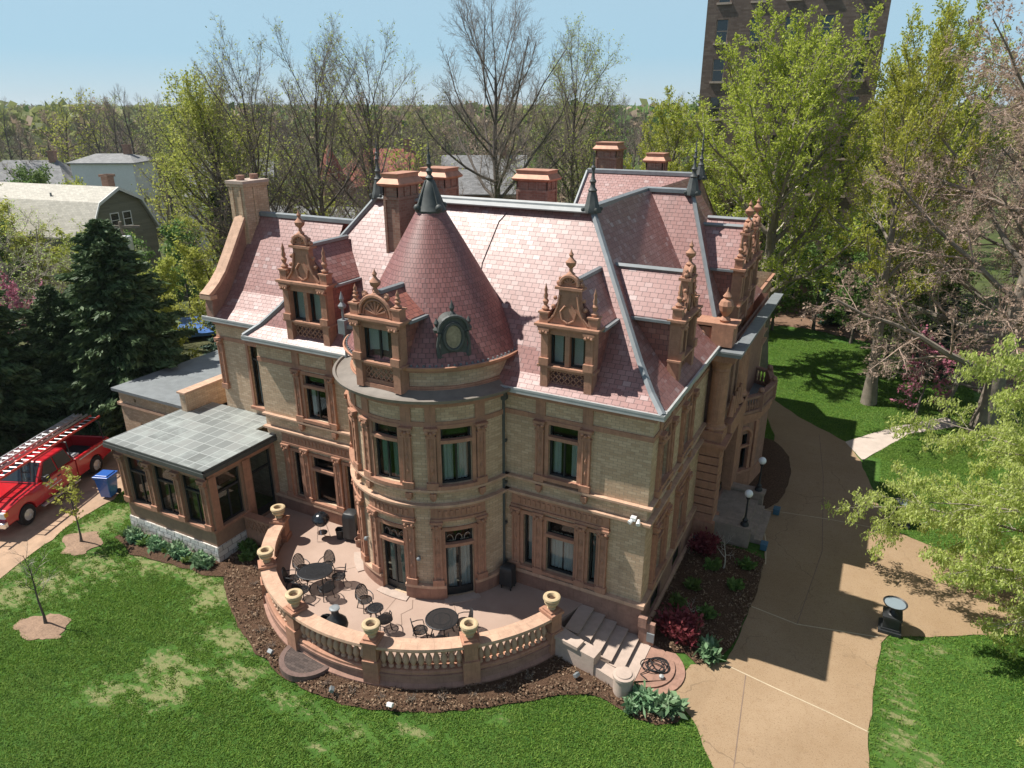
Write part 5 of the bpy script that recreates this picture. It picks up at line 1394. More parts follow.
# --- background trees
t = upright(61, 18, 3, .35, 16, 60, 28, 7.5, SUBV[:3], lambda t: 1-.4*t, rmin=.045); bgA = t.meshes('a', 'barkdk', 'twigdk', None)
t = upright(62, 18, 3, .35, 16, 62, 30, 7.5, SUBG[:2], lambda t: 1-.35*t, rmin=.045); bgB = t.meshes('b', 'barkdk', 'twigdk', 'l_olive', .24, 2.4, 2, .5); bgC = t.meshes('c', 'barkdk', 'twigdk', 'l_yellow', .24, 2.6, 2, .5)
t = upright(63, 17, 2, .35, 18, 66, 32, 6.5, SUBG[:2], lambda t: 1-.35*t, rmin=.045); bgD = t.meshes('d', 'barkdk', 'twigdk', 'l_bush', .28, 3.2, 2, .5); bgE = t.meshes('e', 'twigdk', 'twigred', 'l_rust', .3, 1.5, 3, .4)
fw = Vector((-math.sin(R(27.5)), math.cos(R(27.5)), 0)); rt = Vector((fw.y, -fw.x, 0)); CP = Vector((6.13,-22.72,0))
BL_ = [('bare brown tree in the woodland behind the houses','bare trees in the background woodland', bgA),('olive budding tree in the woodland behind the houses','olive trees in the background woodland', bgB),
       ('yellow green tree in the woodland behind the houses','yellow green trees in the background woodland', bgC),('mid green tree in the woodland behind the houses','mid green trees in the background woodland', bgD),('rusty budding tree in the woodland behind the houses','rusty trees in the background woodland', bgE)]
rr_ = random.Random(77); spots = []
KEEP = [(-69,28,11),(-78,27,10),(-88,28,9),(-99,38,12),(-112,48,10),(-5,56,13),(-61,72,13),(-48,74,12),(-48,36,8),(-30,43,4)]
while len(spots) < 235:
    D = 72*math.exp(rr_.random()*1.75); u = rr_.uniform(-.85,.85); p = CP+fw*D+rt*u*D
    if D < 95 and u > .12 and rr_.random() < .6: continue
    if any((p.x-a)**2+(p.y-b_)**2 < c*c for a, b_, c in KEEP): continue
    if any((p.x-q[0])**2+(p.y-q[1])**2 < (4+D*.012)**2 for q in spots): continue
    # keep the sight lines to the houses open
    if -.62 < u < -.2 and D < 92 and rr_.random() < .55: continue
    if -.14 < u < .06 and D < 112 and rr_.random() < .8: continue
    spots.append((p.x, p.y, D))
for x, y, D in spots:
    k = rr_.choices(range(5), (4.2,2.2,1.6,.6,2.4))[0]; lb, gp, ms = BL_[k]
    s_ = rr_.uniform(.82,1.14)*(1.0 if D < 160 else 1.06)
    if D < 110 and x < -20: s_ *= .78
    plant('woodland_tree', ms, (x,y,-.3), lb, 'tree', gp, rz=rr_.uniform(0,6.28), sc=s_)
# far canopy to the horizon (one mass)
rs = np.random.RandomState(9); N = 90000
D = 330*np.exp(rs.rand(N)*2.4); u = rs.uniform(-.95,.95,N)
X = CP.x+fw.x*D+rt.x*u*D; Y = CP.y+fw.y*D+rt.y*u*D
cl = np.sin(X*.09+np.sin(Y*.07)*2)*np.cos(Y*.085+np.sin(X*.05)*2)
Z = 10+4.5*cl+rs.normal(0,1.6,N)+3.0*np.sin(D*.006)+rs.rand(N)*2
P = np.stack([X,Y,Z],1); m = NM()
cls = (np.sin(X*.021+3)*np.cos(Y*.018)+rs.normal(0,.5,N))
for i, (lo, hi) in enumerate(((-9,-.2),(-.2,.35),(.35,9))):
    k = (cls >= lo) & (cls < hi); sz = (1.6+D[k]*.0035)[:,None]
    V, F = leaves(P[k], 1.0, rs, .2, 1.3); C = np.repeat(P[k], 4, 0); V = C+(V-C)*np.repeat(sz,4,0)*1.5; m.add(V, F, i)
far = bpy.data.objects.new('distant_woodland', m.mesh('distant_woodland', ['l_olive','l_rust','l_bush'])); COL.objects.link(far); tag(far, kind='stuff')
# --- small planting near the house
def shrub(seed, n, rx, rz_, size, leafm, stems=14, along=True, flat=.5):
    rs = np.random.RandomState(seed); P = []; D = []; S0=[];S1=[];R0=[];R1=[]
    for i in range(stems):
        a = rs.rand()*6.28; q = np.array((math.cos(a)*rx*rs.uniform(.3,.95), math.sin(a)*rx*rs.uniform(.3,.95), rz_*rs.uniform(.45,1)))
        S0.append((0,0,0)); S1.append(q); R0.append(.025); R1.append(.008)
        for k in range(n//stems):
            f = rs.uniform(.3,1.05); c = q*f+rs.normal(0,rx*.16,3); c[2] = max(.04,c[2]); P.append(c); D.append(q/np.linalg.norm(q))
    m = NM(); m.add(*cones(np.array(S0,float), np.array(S1), R0, R1), 0); m.add(*leaves(P, size, rs, flat, 1.9, np.array(D) if along else None), 1)
    return m.mesh('shrub', ['twigdk', leafm])
def put(name, me, loc, label, cat, group=None, rz=0, sc=1):
    o = bpy.data.objects.new(name, me); COL.objects.link(o); o.location = loc; o.rotation_euler = (0,0,rz); o.scale = (sc,)*3
    return tag(o, label, cat, group)
maple = shrub(1, 2200, 1.0, .95, .12, 'l_red', 22); hosta = shrub(2, 700, .55, .42, .2, 'l_hosta', 20); low = shrub(3, 420, .42, .28, .13, 'l_bush', 12); dead = shrub(4, 60, .4, .35, .06, 'l_rust', 26)
put('red_shrub', maple, (1.55,.75,.1), 'dark red leaved shrub beside the stair landing', 'shrub')
put('red_shrub', maple, (1.0,7.2,.1), 'dark shrub in the shade against the stoop', 'shrub', rz=2, sc=.8)
for i, (x, y, lb) in enumerate(((2.75,.35,'pale green leafy clump at the right end of the shaded bed'),(1.35,-3.2,'pale green leafy clump right of the stair bollard'),(2.15,-3.1,'pale green leafy clump at the tip of the bed by the driveway'),(1.0,-3.55,'small pale green clump in front of the stair bollard'))):
    put('leafy_clump', hosta, (x,y,.06), lb, 'plant', 'leafy clumps near the stairs', rz=i, sc=1.0 if i < 3 else .7)
for i in range(12):
    f = i/11; x = -25.0+f*5.6; y = -4.75+.1*math.sin(i*2)+f*.1
    put('ground_cover_plant', hosta if i % 3 else low, (x,y,.06), 'grey green ground cover plant along the white stone base of the sunroom', 'plant', 'ground cover along the sunroom base', rz=i, sc=rnd.uniform(.65,.9))
for i, (x, y) in enumerate(((2.2,2.5),(2.9,5.0),(1.2,4.2),(3.0,6.8),(1.6,6.0),(.9,2.6))):
    put('low_shrub', low, (x,y,.1), 'low dark green plant in the shaded bed beside the house', 'plant', 'low plants in the shaded bed', rz=i)
for i, (x, y) in enumerate(((-18.3,-3.0),(-17.9,-3.4),(-18.7,-2.7))):
    put('low_shrub', low, (x,y,.1), 'low green plant between the sunroom corner and the balustrade', 'plant', 'low plants at the sunroom corner', rz=i)
for i in range(16):
    a = R(-58+i*7.6); x, y = PC[0]+8.35*math.sin(a), PC[1]-8.45*math.cos(a)
    put('dry_clump', dead, (x,y,.08), 'dry brown cut back plant in the mulch along the balustrade', 'plant', 'cut back plants along the balustrade', rz=i, sc=rnd.uniform(.5,.8))
t = upright(71, 3.9, 1.5, .06, 9, 62, 40, 1.6, [dict(n=5, t0=.2, ang=40, ratio=.5, seg=3, wander=.12, trop=.1, taper=.3, rr=.6), dict(n=3, t0=.2, ang=40, ratio=.5, seg=2, wander=.1, taper=.4, rr=.6)], lambda t: 1-.4*t)
plant('sapling', t.meshes('s1','barkdk','twigdk','l_yellow',.13,9,2,.08), (-26.4,-6.1,.08), 'young tree with small yellow green leaves in a mulch ring near the pickup', 'tree', sc=.85)
plant('sapling', t.meshes('s2','barkdk','twiglt',None), (-22.0,-10.5,.08), 'young leafless tree in a mulch ring on the front lawn', 'tree', rz=2, sc=.85)
t = upright(72, 1.6, .5, .04, 7, 60, 40, .9, [dict(n=4, t0=.2, ang=45, ratio=.5, seg=3, wander=.2, taper=.4, rr=.6)], lambda t: 1-.3*t)
plant('sapling', t.meshes('s3','twiglt','twiglt',None), (2.1,6.2,.1), 'small pale bare shrub in the shaded bed near the stoop', 'shrub')
plant('sapling', t.meshes('s4','twiglt','twiglt',None), (1.6,1.9,.1), 'tiny pale bare shrub behind the dark red one', 'shrub', sc=.6, rz=1)
# ------------------------------------------------------------------ neighbouring buildings
def shingle(name, c1, c2, w=.5, h=.22):
    n = NT(name); r, e, fv, fu = n.tiles(n.uv(), w, h, .015); c = n.ramp(r, [(0,c1),(1,c2)]); c = n.mix(n.math('MULTIPLY', e, .5), c, tuple(q*.45 for q in c1))
    return n.done(n.bsdf(c, .85, 0, .3, n.bump(n.math('SUBTRACT', 1.0, fv), .5, .02)))
MT['sh_pale'] = shingle('pale_grey_shingle', (.42,.395,.34), (.54,.51,.44)); MT['sh_grey'] = shingle('grey_shingle', (.20,.20,.20), (.30,.30,.30)); MT['sh_red'] = shingle('red_tile_roof', (.24,.08,.06), (.33,.12,.09))
MT['sid_olive'] = shingle('olive_siding', (.19,.185,.14), (.24,.235,.18), 3, .2); MT['tower_brick'] = brick('dark_brown_brick', (.14,.10,.082), (.205,.155,.128), (.12,.1,.09), .5, .16, (.07,.05,.045))
def winbox(b, F, u0, u1, z0, z1, tr=.12, d=.06):
    b.fbox(F, u0-tr, u0, 0, d, z0-tr, z1+tr); b.fbox(F, u1, u1+tr, 0, d, z0-tr, z1+tr); b.fbox(F, u0, u1, 0, d, z1, z1+tr); b.fbox(F, u0-tr, u1+tr, 0, d+.05, z0-tr, z0); b.fbox(F, u0, u1, .0, d*.8, (z0+z1)/2-.04, (z0+z1)/2+.04)
def add_window(parent, F, u0, u1, z0, z1, mat='white', tr=.12):
    b = B(); winbox(b, F, u0, u1, z0, z1, tr); o = b.build('window', mat, parent)
    g = B(); g.fbox(F, u0, u1, .005, .03, z0, z1); g.build('pane', 'farglass', o); return o
n = NT('far_window_glass'); MT['farglass'] = n.done(n.bsdf((.02,.025,.03), .08, 0, .8))
# gambrel house (built in its own frame, gable facing +x)
gh = thing('gambrel_house', (-70.5,29.2,0), 'olive sided house with a pale gambrel roof left of the leafing tree', 'house', rz=R(9))
gh.scale = (.9,.9,.9)
hw_, L = 5.2, 19.0; pr = [(-hw_,0),(-hw_,7.6),(-3.2,11.2),(0,12.7),(3.2,11.2),(hw_,7.6),(hw_,0)]
b = B(); b.plate([(0,y,z) for y,z in pr], (-L,0,0)); b.build('wall', 'sid_olive', gh)
rp = [(-hw_-.35,7.3),(-3.25,11.35),(0,12.9),(3.25,11.35),(hw_+.35,7.3)]
for (y0,z0),(y1,z1) in zip(rp, rp[1:]):
    b = B(); b.plate([(.4,y0,z0),(.4,y1,z1),(-L-.3,y1,z1),(-L-.3,y0,z0)], (0,0,.14)); b.build('roof', 'sh_pale', gh)
b = B()
for (y0,z0),(y1,z1) in zip(rp, rp[1:]): b.plate([(.4,y0,z0-.22),(.4,y1,z1-.22),(.4,y1,z1+.16),(.4,y0,z0+.16)], (.1,0,0))
b.build('bargeboard', 'white', gh)
GF = Flat((0,0,0),(0,1,0),(1,0,0))
add_window(gh, GF, -1.55,-.45,8.3,9.9); add_window(gh, GF, .35,1.45,8.3,9.9); add_window(gh, GF, -2.5,-1.4,4.2,5.9); add_window(gh, GF, 1.2,2.3,4.2,5.9)
b = B(); b.box(-4.5,-3.4,2.2,3.2,9,14.2); b.box(-4.65,-3.25,2.05,3.35,13.9,14.2); b.build('chimney', 'brickred', gh)
b = B(); b.box(-5.5,-4.6,-2.3,-1.5,11.6,11.95); b.build('skylight', 'iron', gh)
b = B(); b.lathe([(.12,11),(.12,12.3)], (-8,-2.4,0), 8); b.build('vent_pipe', 'lead', gh)
# plain hipped / gabled houses further off
def house_at(loc, rz, w_, d_, h_, rh, label, roof='sh_grey', wall='brickred', hipped=False, nwin=3, chim=True, turret=False):
    h = thing('background_house', loc, label, 'house', rz=rz)
    b = B(); b.box(-w_/2,w_/2,-d_/2,d_/2,0,h_)
    if not hipped: b.add([(-w_/2,-d_/2,h_),(-w_/2,d_/2,h_),(-w_/2,0,h_+rh)],[(0,1,2)]); b.add([(w_/2,-d_/2,h_),(w_/2,d_/2,h_),(w_/2,0,h_+rh)],[(0,1,2)])
    b.build('wall', wall, h)
    b = B(); e = .5; k = w_/2*.55 if hipped else w_/2+e
    for s_ in (-1,1): b.plate([(-w_/2-e,s_*(d_/2+e),h_-.2),(w_/2+e,s_*(d_/2+e),h_-.2),(k,0,h_+rh),(-k,0,h_+rh)], (0,0,.15))
    if hipped:
        for s_ in (-1,1): b.plate([(s_*(w_/2+e),-d_/2-e,h_-.2),(s_*(w_/2+e),d_/2+e,h_-.2),(s_*k,0,h_+rh)], (0,0,.15))
    b.build('roof', roof, h)
    F = Flat((0,-d_/2,0),(1,0,0),(0,-1,0))
    for i in range(nwin):
        u = -w_/2+w_*(i+.5)/nwin
        for z in (1.2, 4.4):
            if z+1.6 < h_: add_window(h, F, u-.5,u+.5,z,z+1.6)
    F = Flat((w_/2,0,0),(0,1,0),(1,0,0))
    for u in (-d_/4, d_/4): add_window(h, F, u-.5,u+.5,4.0 if h_ > 6 else 1.2, 5.6 if h_ > 6 else 2.6)
    if chim: b = B(); b.box(w_*.2,w_*.2+1,-.5,.5,h_,h_+rh+1.6); b.box(w_*.2-.1,w_*.2+1.1,-.6,.6,h_+rh+1.4,h_+rh+1.6); b.build('chimney', 'brickred', h)
    if turret:
        b = B(); b.lathe([(1.9,0),(1.9,h_+1.0)], (-w_/2,-d_/2,0), 14); b.build('turret', wall, h)
        b = B(); b.lathe([(2.3,h_+.9),(1.3,h_+3.6),(.02,h_+6.2)], (-w_/2,-d_/2,0), 16); b.build('turret_roof', roof, h)
    return h
house_at((-66,73,0), R(15), 15, 10, 8.5, 5.2, 'house with red tiled roofs and a conical turret behind the tall front chimney', 'sh_red', 'brickred', True, 3, True, True)
house_at((-50,76,0), R(28), 12, 10, 8, 5.0, 'house with a steep grey slate roof behind the large bare tree', 'sh_grey', 'brickred', False)
house_at((-54,63,0), R(5), 8, 8, 6.5, 3.8, 'smaller brick house with a red roof in front of the steep grey one', 'sh_red', 'brickred', False, 2)
house_at((-48,37,0), R(20), 11, 8, 6.5, 3.4, 'low house with a grey shingle roof behind the left wing chimney', 'sh_grey', 'brickred', False, 3, False)
house_at((-122,50,0), R(30), 16, 11, 7.0, 4.6, 'wide grey roofed house behind the gambrel house', 'sh_grey', 'brickred', True)
house_at((-112,58,0), R(30), 10, 9, 11.5, 1.0, 'tall pale house with a nearly flat roof on the left skyline', 'sh_grey', 'white', True, 3)
house_at((-70,45,0), R(40), 10, 8, 9.5, 4.0, 'white gabled house glimpsed behind the leafing tree', 'sh_grey', 'white', False, 2, False)
# brown brick apartment tower
P0 = Vector((-12.5,53.3,0)); P1 = Vector((3.2,54.3,0)); ax = (P1-P0); W = ax.length; ang = math.atan2(ax.y, ax.x)
tw = thing('apartment_tower', tuple(P0+ax/2), 'tall brown brick apartment tower behind the bright green trees', 'tower', rz=ang)
H_ = 45.0; dp = 14.0
rows = [25.75+3.42*i for i in range(-7, 6)]; cols = [-W/2+1.55+i*3.1 for i in range(5)]
F = Flat((0,0,0),(1,0,0),(0,-1,0)); FR = Flat((W/2,0,0),(0,1,0),(1,0,0))
holes = [(u-.55,u+.55,z,z+1.95) for z in rows for u in cols]
b = B(); b.fwall(F, -W/2, W/2, 0, H_, holes, .3); b.fwall(FR, 0, dp, 0, H_, [], .3)
b.add([(-W/2,0,0),(-W/2,dp,0),(-W/2,dp,H_),(-W/2,0,H_)], [(0,1,2,3)]); b.add([(-W/2,dp,0),(W/2,dp,0),(W/2,dp,H_),(-W/2,dp,H_)], [(0,1,2,3)]); b.add([(-W/2,0,H_),(W/2,0,H_),(W/2,dp,H_),(-W/2,dp,H_)], [(0,1,2,3)])
b.build('wall', 'tower_brick', tw)
first = None
for z in rows:
    for u in cols:
        b = B(); b.fbox(F, u-.7,u+.7,-.05,.12,z-.2,z-.01); b.fbox(F, u-.55,u+.55,-.22,-.14,z+.93,z+1.02); b.fbox(F,u-.55,u-.48,-.22,-.14,z,z+1.95); b.fbox(F,u+.48,u+.55,-.22,-.14,z,z+1.95)
        if first is None:
            wo = b.build('window', 'pale', tw); g = B(); g.fbox(F,u-.5,u+.5,-.25,-.2,z,z+1.95); g.build('pane', 'farglass', wo); first = (wo,u,z)
        else:
            c = dup(first[0], parent=tw); c.location = first[0].location+Vector((u-first[1],0,z-first[2]))
b = B(); b.box(W/2,W/2+1.3,2,5,30.5,30.65)
for x,y in ((W/2+1.25,2.05),(W/2+1.25,4.95),(W/2+.05,2.05)): b.box(x-.04,x+.04,y-.04,y+.04,30.65,31.8)
b.box(W/2,W/2+1.3,2.0,2.05,31.75,31.82); b.box(W/2+1.25,W/2+1.3,2.05,5,31.75,31.82); b.build('fire_escape', 'iron', tw)
# utility pole
up_ = thing('utility_pole', (-52.4,16.7,0), 'grey utility pole with a white transformer above the left conifers', 'pole', world_children=False)
b = B(); b.tube([(0,0,0),(0,0,10.8)], [.2,.14], 8); b.build('pole', 'bark', up_)
b = B(); b.obox((0,0,10.4),(3.4,.16,.18),Matrix.Rotation(R(25),3,'Z')); b.build('crossarm', 'bark', up_)
b = B(); b.lathe([(.42,8.1),(.45,8.2),(.45,9.5),(.38,9.65)], (.62,-.1,0), 12); b.build('transformer', 'white', up_, smooth=True)
MT['tarp'] = plain('blue_tarp', (.07,.16,.42), .4, .2, 2)
b = B(); b.prism(rough_edge([(-57,19),(-50,18.5),(-47.5,22),(-54,24.5)], .8, .15), .05, .35); tag(b.build('tarp','tarp'), 'bright blue tarp on the ground behind the left conifers', 'tarp')

# ------------------------------------------------------------------ air
b = B(); b.box(-4700, 4700, -700, 4700, -1.4, 47.5)
n = NT('haze_air'); v = n.node('ShaderNodeVolumePrincipled'); v.inputs['Color'].default_value = (.80,.88,.97,1); v.inputs['Density'].default_value = .00010; v.inputs['Anisotropy'].default_value = .3
n.L(v.outputs[0], n.out.inputs['Volume'])
tag(b.build('haze', n.m), kind='stuff')
# ------------------------------------------------------------------ grass blades and mulch chips
def np_in(x, y, P):
    c = np.zeros(len(x), bool); j = len(P)-1
    for i in range(len(P)):
        xi, yi = P[i]; xj, yj = P[j]
        if yi != yj: c ^= ((yi > y) != (yj > y)) & (x < (xj-xi)*(y-yi)/(yj-yi)+xi)
        j = i
    return c
def np_dry(x, y):
    t = np.zeros(len(x))
    for cx, cyy, rx, ry in DRY: t = np.maximum(t, .68*np.exp(-(((x-cx)/rx)**2+((y-cyy)/ry)**2)*.6))
    return t+.10*np.maximum(0, np.sin(x*1.1+np.sin(y*1.7))*np.cos(y*1.3))+np.where((x < -10) & (y < 3), .1, 0)
rs = np.random.RandomState(33)
N = 760000; X = np.concatenate([rs.uniform(-30,4.5,N*7//10), rs.uniform(8.2,20,N*3//10)]); Y = np.concatenate([rs.uniform(-16.8,-.5,N*7//10), rs.uniform(-9,30,N*3//10)])
X = np.concatenate([X, rs.uniform(-4,14,220000)]); Y = np.concatenate([Y, rs.uniform(22,46,220000)])
bad = np.zeros(len(X), bool)
for P in (drive, smooth(frontbed,1), lane, [(-25.3,-5.0),(-18.8,-5.0),(-17,0),(-19.1,3),(-25.3,3)], pf, sidebed, bed2, [(6.07,23.6),(8.9,27.7),(12,31),(13,30),(9.7,26.8),(7.2,21.3)]): bad |= np_in(X, Y, P)
for x, y in ((-22.0,-10.55),(-26.4,-6.1)): bad |= ((X-x)/1.2)**2+((Y-y)/.8)**2 < 1
bad |= ((X+10.85)**2+(Y+7.05)**2 < 1.15**2)
n1 = np.sin(X*3.1+np.sin(Y*4.3)*1.6)*np.sin(Y*3.7+np.sin(X*2.9)*1.7)+.6*np.sin(X*9.7+Y*5.1)*np.sin(Y*11.3-X*4.2)
bad |= (np_dry(X,Y)+.30*n1+rs.normal(0,.14,len(X))) > .55
X, Y = X[~bad], Y[~bad]
def blade_mat(name, cs):
    n = NT(name); g = n.node('ShaderNodeNewGeometry'); p = n.pos()
    c = n.ramp(g.outputs['Random Per Island'], [(i/(len(cs)-1), q) for i, q in enumerate(cs)])
    a = n.noise(p, .45, 5, .65); c = n.mix(n.math('MULTIPLY', n.step(a, .42, .68), .5), c, (.20,.29,.07))
    a2 = n.noise(n.scaled(p, 1, 2.2, 1), .9, 5, .65); c = n.mix(n.math('MULTIPLY', n.step(a2, .5, .68), .55), c, (.07,.16,.03))
    t = n.node('ShaderNodeBsdfTranslucent'); n.L(c, t.inputs['Color']); mx = n.node('ShaderNodeMixShader'); mx.inputs[0].default_value = .4
    n.L(n.bsdf(c, .7, 0, .2), mx.inputs[1]); n.L(t.outputs[0], mx.inputs[2]); return n.done(mx.outputs[0])
MT['blade'] = blade_mat('grass_blade', [(.115,.23,.03),(.17,.295,.045),(.235,.345,.07)])
m = NM(); k = len(X); s_ = rs.uniform(.03,.075,(k,1)); a = rs.uniform(0,6.28,k); t = np.stack([np.cos(a),np.sin(a),np.zeros(k)],1)*.018*rs.uniform(.7,1.5,(k,1)); ln = rs.normal(0,.8,(k,3)); ln[:,2] = 1.0
ln *= s_; base = np.stack([X,Y,np.full(k,-.03)],1); V = np.stack([base-t, base+t, base+ln+t*.3, base+ln-t*.3],1).reshape(-1,3)
m.add(V, np.arange(k*4).reshape(k,4), 0)
o = bpy.data.objects.new('grass', m.mesh('grass', ['blade'])); COL.objects.link(o); tag(o, kind='stuff')
N = 75000; X = rs.uniform(-20,4,N); Y = rs.uniform(-8.8,8.3,N); keep = np_in(X,Y,smooth(frontbed,1)) | np_in(X,Y,sidebed)
keep &= ~np_in(X,Y,pf) & ((X+10.85)**2+(Y+7.05)**2 > 1.15**2); X, Y = X[keep], Y[keep]; k = len(X)
Z = .15+.07*np.sin(X*4+np.sin(Y*3)*2)*np.sin(Y*4.4)+rs.uniform(-.03,.05,k)
MT['chip'] = leaf_mat('mulch_chip', [(.07,.04,.026),(.14,.085,.056),(.2,.125,.085),(.3,.2,.14)], 0, .9)
m = NM(); m.add(*leaves(np.stack([X,Y,Z],1), .065, rs, 1.2, 1.5), 0)
o = bpy.data.objects.new('mulch', m.mesh('mulch', ['chip'])); COL.objects.link(o); tag(o, kind='stuff')

# ------------------------------------------------------------------ patio furniture
MT['ironmesh'] = plain('wrought_iron', (.03,.031,.034), .5, .2, 6, metal=.3)
S = .92
def make_chair(loc, rz, label, group):
    c = thing('patio_chair', loc, label, 'chair', group, rz)
    b = B(); r = .3*S; z = .45*S
    b.tube([(r*math.cos(a), r*math.sin(a), z) for a in [2*PI*i/14 for i in range(15)]], .022, 5)
    for i in range(-5,6):
        q = i*r/5.6; e = math.sqrt(r*r-q*q)
        b.tube([(q,-e,z),(q,e,z)], .013, 4); b.tube([(-e,q,z),(e,q,z)], .013, 4)
    b.build('seat', 'ironmesh', c)
    b = B(); ar = [(-.28*S, .3*S*math.cos(t)*1.0, z+.12*S+.5*S*math.sin(t)) for t in [PI*i/10 for i in range(11)]]
    ar = [(-.27*S-.1*S*(p[2]-z)/(.6*S), p[1], p[2]) for p in ar]; ar = [(-.24*S,.26*S,z)]+ar+[(-.24*S,-.26*S,z)]
    b.tube(ar, .022, 5)
    for i in range(-5,6):
        y = i*.054*S; h = .12*S+.5*S*math.sqrt(max(0,1-(y/(.3*S))**2))
        b.tube([(-.25*S,y,z),(-.27*S-.1*S*h/(.6*S),y,z+h)], .014, 4)
    for k in range(1,9):
        h = k*.066*S; e = .27*S*math.sqrt(max(0.05,1-max(0,(h-.12*S)/(.5*S))**2)); x = -.26*S-.1*S*h/(.6*S); b.tube([(x,-e,z+h),(x,e,z+h)], .013, 4)
    b.build('backrest', 'ironmesh', c)
    for sg in (-1,1):
        b = B(); b.tube([(-.29*S,sg*.27*S,z+.26*S),(-.05*S,sg*.33*S,z+.25*S),(.18*S,sg*.31*S,z+.23*S),(.22*S,sg*.28*S,z)], .02, 5); b.build('armrest', 'ironmesh', c)
        for x in (-1,1): b = B(); b.tube([(x*.2*S,sg*.2*S,z),(x*.23*S,sg*.23*S,z*.5),(x*.28*S,sg*.27*S,0)], .02, 5); b.build('leg', 'ironmesh', c)
    return c
def make_table(loc, rx, ry, h, label, rz=0):
    t = thing('patio_table', loc, label, 'table', None, rz); b = B()
    b.tube([(rx*math.cos(a), ry*math.sin(a), h) for a in [2*PI*i/28 for i in range(29)]], .03, 5)
    b.tube([(rx*.55*math.cos(a), ry*.55*math.sin(a), h) for a in [2*PI*i/20 for i in range(21)]], .016, 4)
    n = int(rx/.05)
    for i in range(-n+1,n):
        q = i/n; e = math.sqrt(1-q*q)
        b.tube([(q*rx,-e*ry,h),(q*rx,e*ry,h)], .016, 4); b.tube([(-e*rx,q*ry,h-.006),(e*rx,q*ry,h-.006)], .016, 4)
    b.build('tabletop', 'ironmesh', t)
    for k in range(4):
        a = PI/4+k*PI/2; x, y = rx*.72*math.cos(a), ry*.72*math.sin(a)
        b = B(); b.tube([(x,y,h),(x*.8,y*.8,h*.5),(x*1.05,y*1.05,0)], .026, 5); b.build('leg', 'ironmesh', t)
    return t
Z = PZ
T1 = (-12.9,-4.25); make_table((*T1,Z), (.72), .58, .72, 'large black oval wrought iron table with six chairs on the left of the patio', .6)
T2_ = (-9.35,-4.75); make_table((*T2_,Z), .3, .3, .5, 'tiny black round side table between two chairs')
T3 = (-6.5,-4.3); make_table((*T3,Z), .62, .62, .72, 'black round wrought iron table with a few chairs right of centre')
seats = []
g1_ = 'chairs round the large oval table'
for a, lb in ((100,'black iron chair on the house side of the large oval table'),(35,'black iron chair right of the large oval table, towards the tower'),(-25,'black iron chair at the right front of the large oval table'),(-85,'black iron chair in front of the large oval table, nearest the urns'),(165,'black iron chair left of the large oval table, on the sunroom side'),(215,'black iron chair at the left front of the large oval table, by the balustrade')):
    d = 1.0; seats.append((T1[0]+d*math.cos(R(a)), T1[1]+d*.9*math.sin(R(a)), R(a+180), lb, g1_))
seats += [(-10.1,-4.45,R(-20),'black iron chair left of the tiny side table','chairs at the side table'),(-8.7,-5.05,R(140),'black iron chair right of the tiny side table','chairs at the side table')]
for a, lb in ((40,'black iron chair behind the round table, on the right'),(225,'black iron chair left of the round table'),(-60,'black iron chair in front of the round table, against the balustrade')):
    seats.append((T3[0]+.85*math.cos(R(a)), T3[1]+.85*math.sin(R(a)), R(a+180), lb, 'chairs round the small table'))
ch0 = None
for x, y, rz, lb, gp in seats:
    if ch0 is None: ch0 = make_chair((x,y,Z), rz, lb, gp)
    else: dup(ch0, (x,y,Z), rz, label=lb, group=gp)
# kettle grill, covered grill, covered cabinet, chiminea, bucket
g = thing('kettle_grill', (-15.1,-1.35,Z), 'black kettle grill on tripod legs on the patio by the sunroom door', 'grill')
MT['gloss'] = plain('black_enamel', (.015,.018,.022), .18, .1, 3, spec=.6); MT['chrome'] = plain('chrome', (.75,.76,.78), .18, .05, 3, metal=1.0); MT['rubber'] = plain('rubber', (.02,.02,.021), .8, .2, 6)
b = B(); b.lathe([(.05,.72),(.25,.76),(.37,.9),(.4,1.02)], (0,0,0), 16); b.build('bowl', 'gloss', g, smooth=True)
b = B(); b.lathe([(.41,1.03),(.38,1.17),(.24,1.32),(.02,1.37)], (0,0,0), 16); b.tube([(-.08,0,1.37),(-.07,0,1.43),(.07,0,1.43),(.08,0,1.37)], .016, 5); b.build('lid', 'gloss', g, smooth=True)
for k in range(3): a = k*2.1+.5; b = B(); b.tube([(.2*math.cos(a),.2*math.sin(a),.8),(.38*math.cos(a),.38*math.sin(a),0)], .022, 5); b.build('leg', 'chrome', g)
b = B(); b.lathe([(.25,.3),(.25,.32)], (0,0,0), 12); b.build('ash_tray', 'chrome', g)
def covered(name, x, y, w_, d_, h_, label, cat, rz=0):
    g = thing(name, (x,y,Z), label, cat, None, rz); b = B(); V = []; n = 20
    for j, (zz, s_) in enumerate(((.2,1.06),(.5,1.0),(h_*.8,.98),(h_*.97,.93),(h_,.8))):
        for i in range(n):
            a = 2*PI*(i+.5)/n; c_, s2 = math.cos(a), math.sin(a); k_ = 1/max(abs(c_),abs(s2)); k_ = .75*k_+.25
            wv = 1+(.05*math.sin(i*2.3) if j < 3 else 0); V.append((w_/2*c_*k_*s_*wv, d_/2*s2*k_*s_*wv, zz))
    F = [(j*n+i, j*n+(i+1)%n, (j+1)*n+(i+1)%n, (j+1)*n+i) for j in range(4) for i in range(n)]+[tuple(range(4*n,5*n))]
    b.add(V, F); b.build('cover', plain('black_vinyl_cover', (.03,.032,.034), .45, .2, 5, bump=.3, bscale=6), g, smooth=True, angle=50)
    for sx in (-1,1):
        for sy in (-1,1): b = B(); b.tube([(sx*w_*.36,sy*d_*.36,0),(sx*w_*.36,sy*d_*.36,.3)], .03, 5); b.build('leg', 'iron', g)
    return g
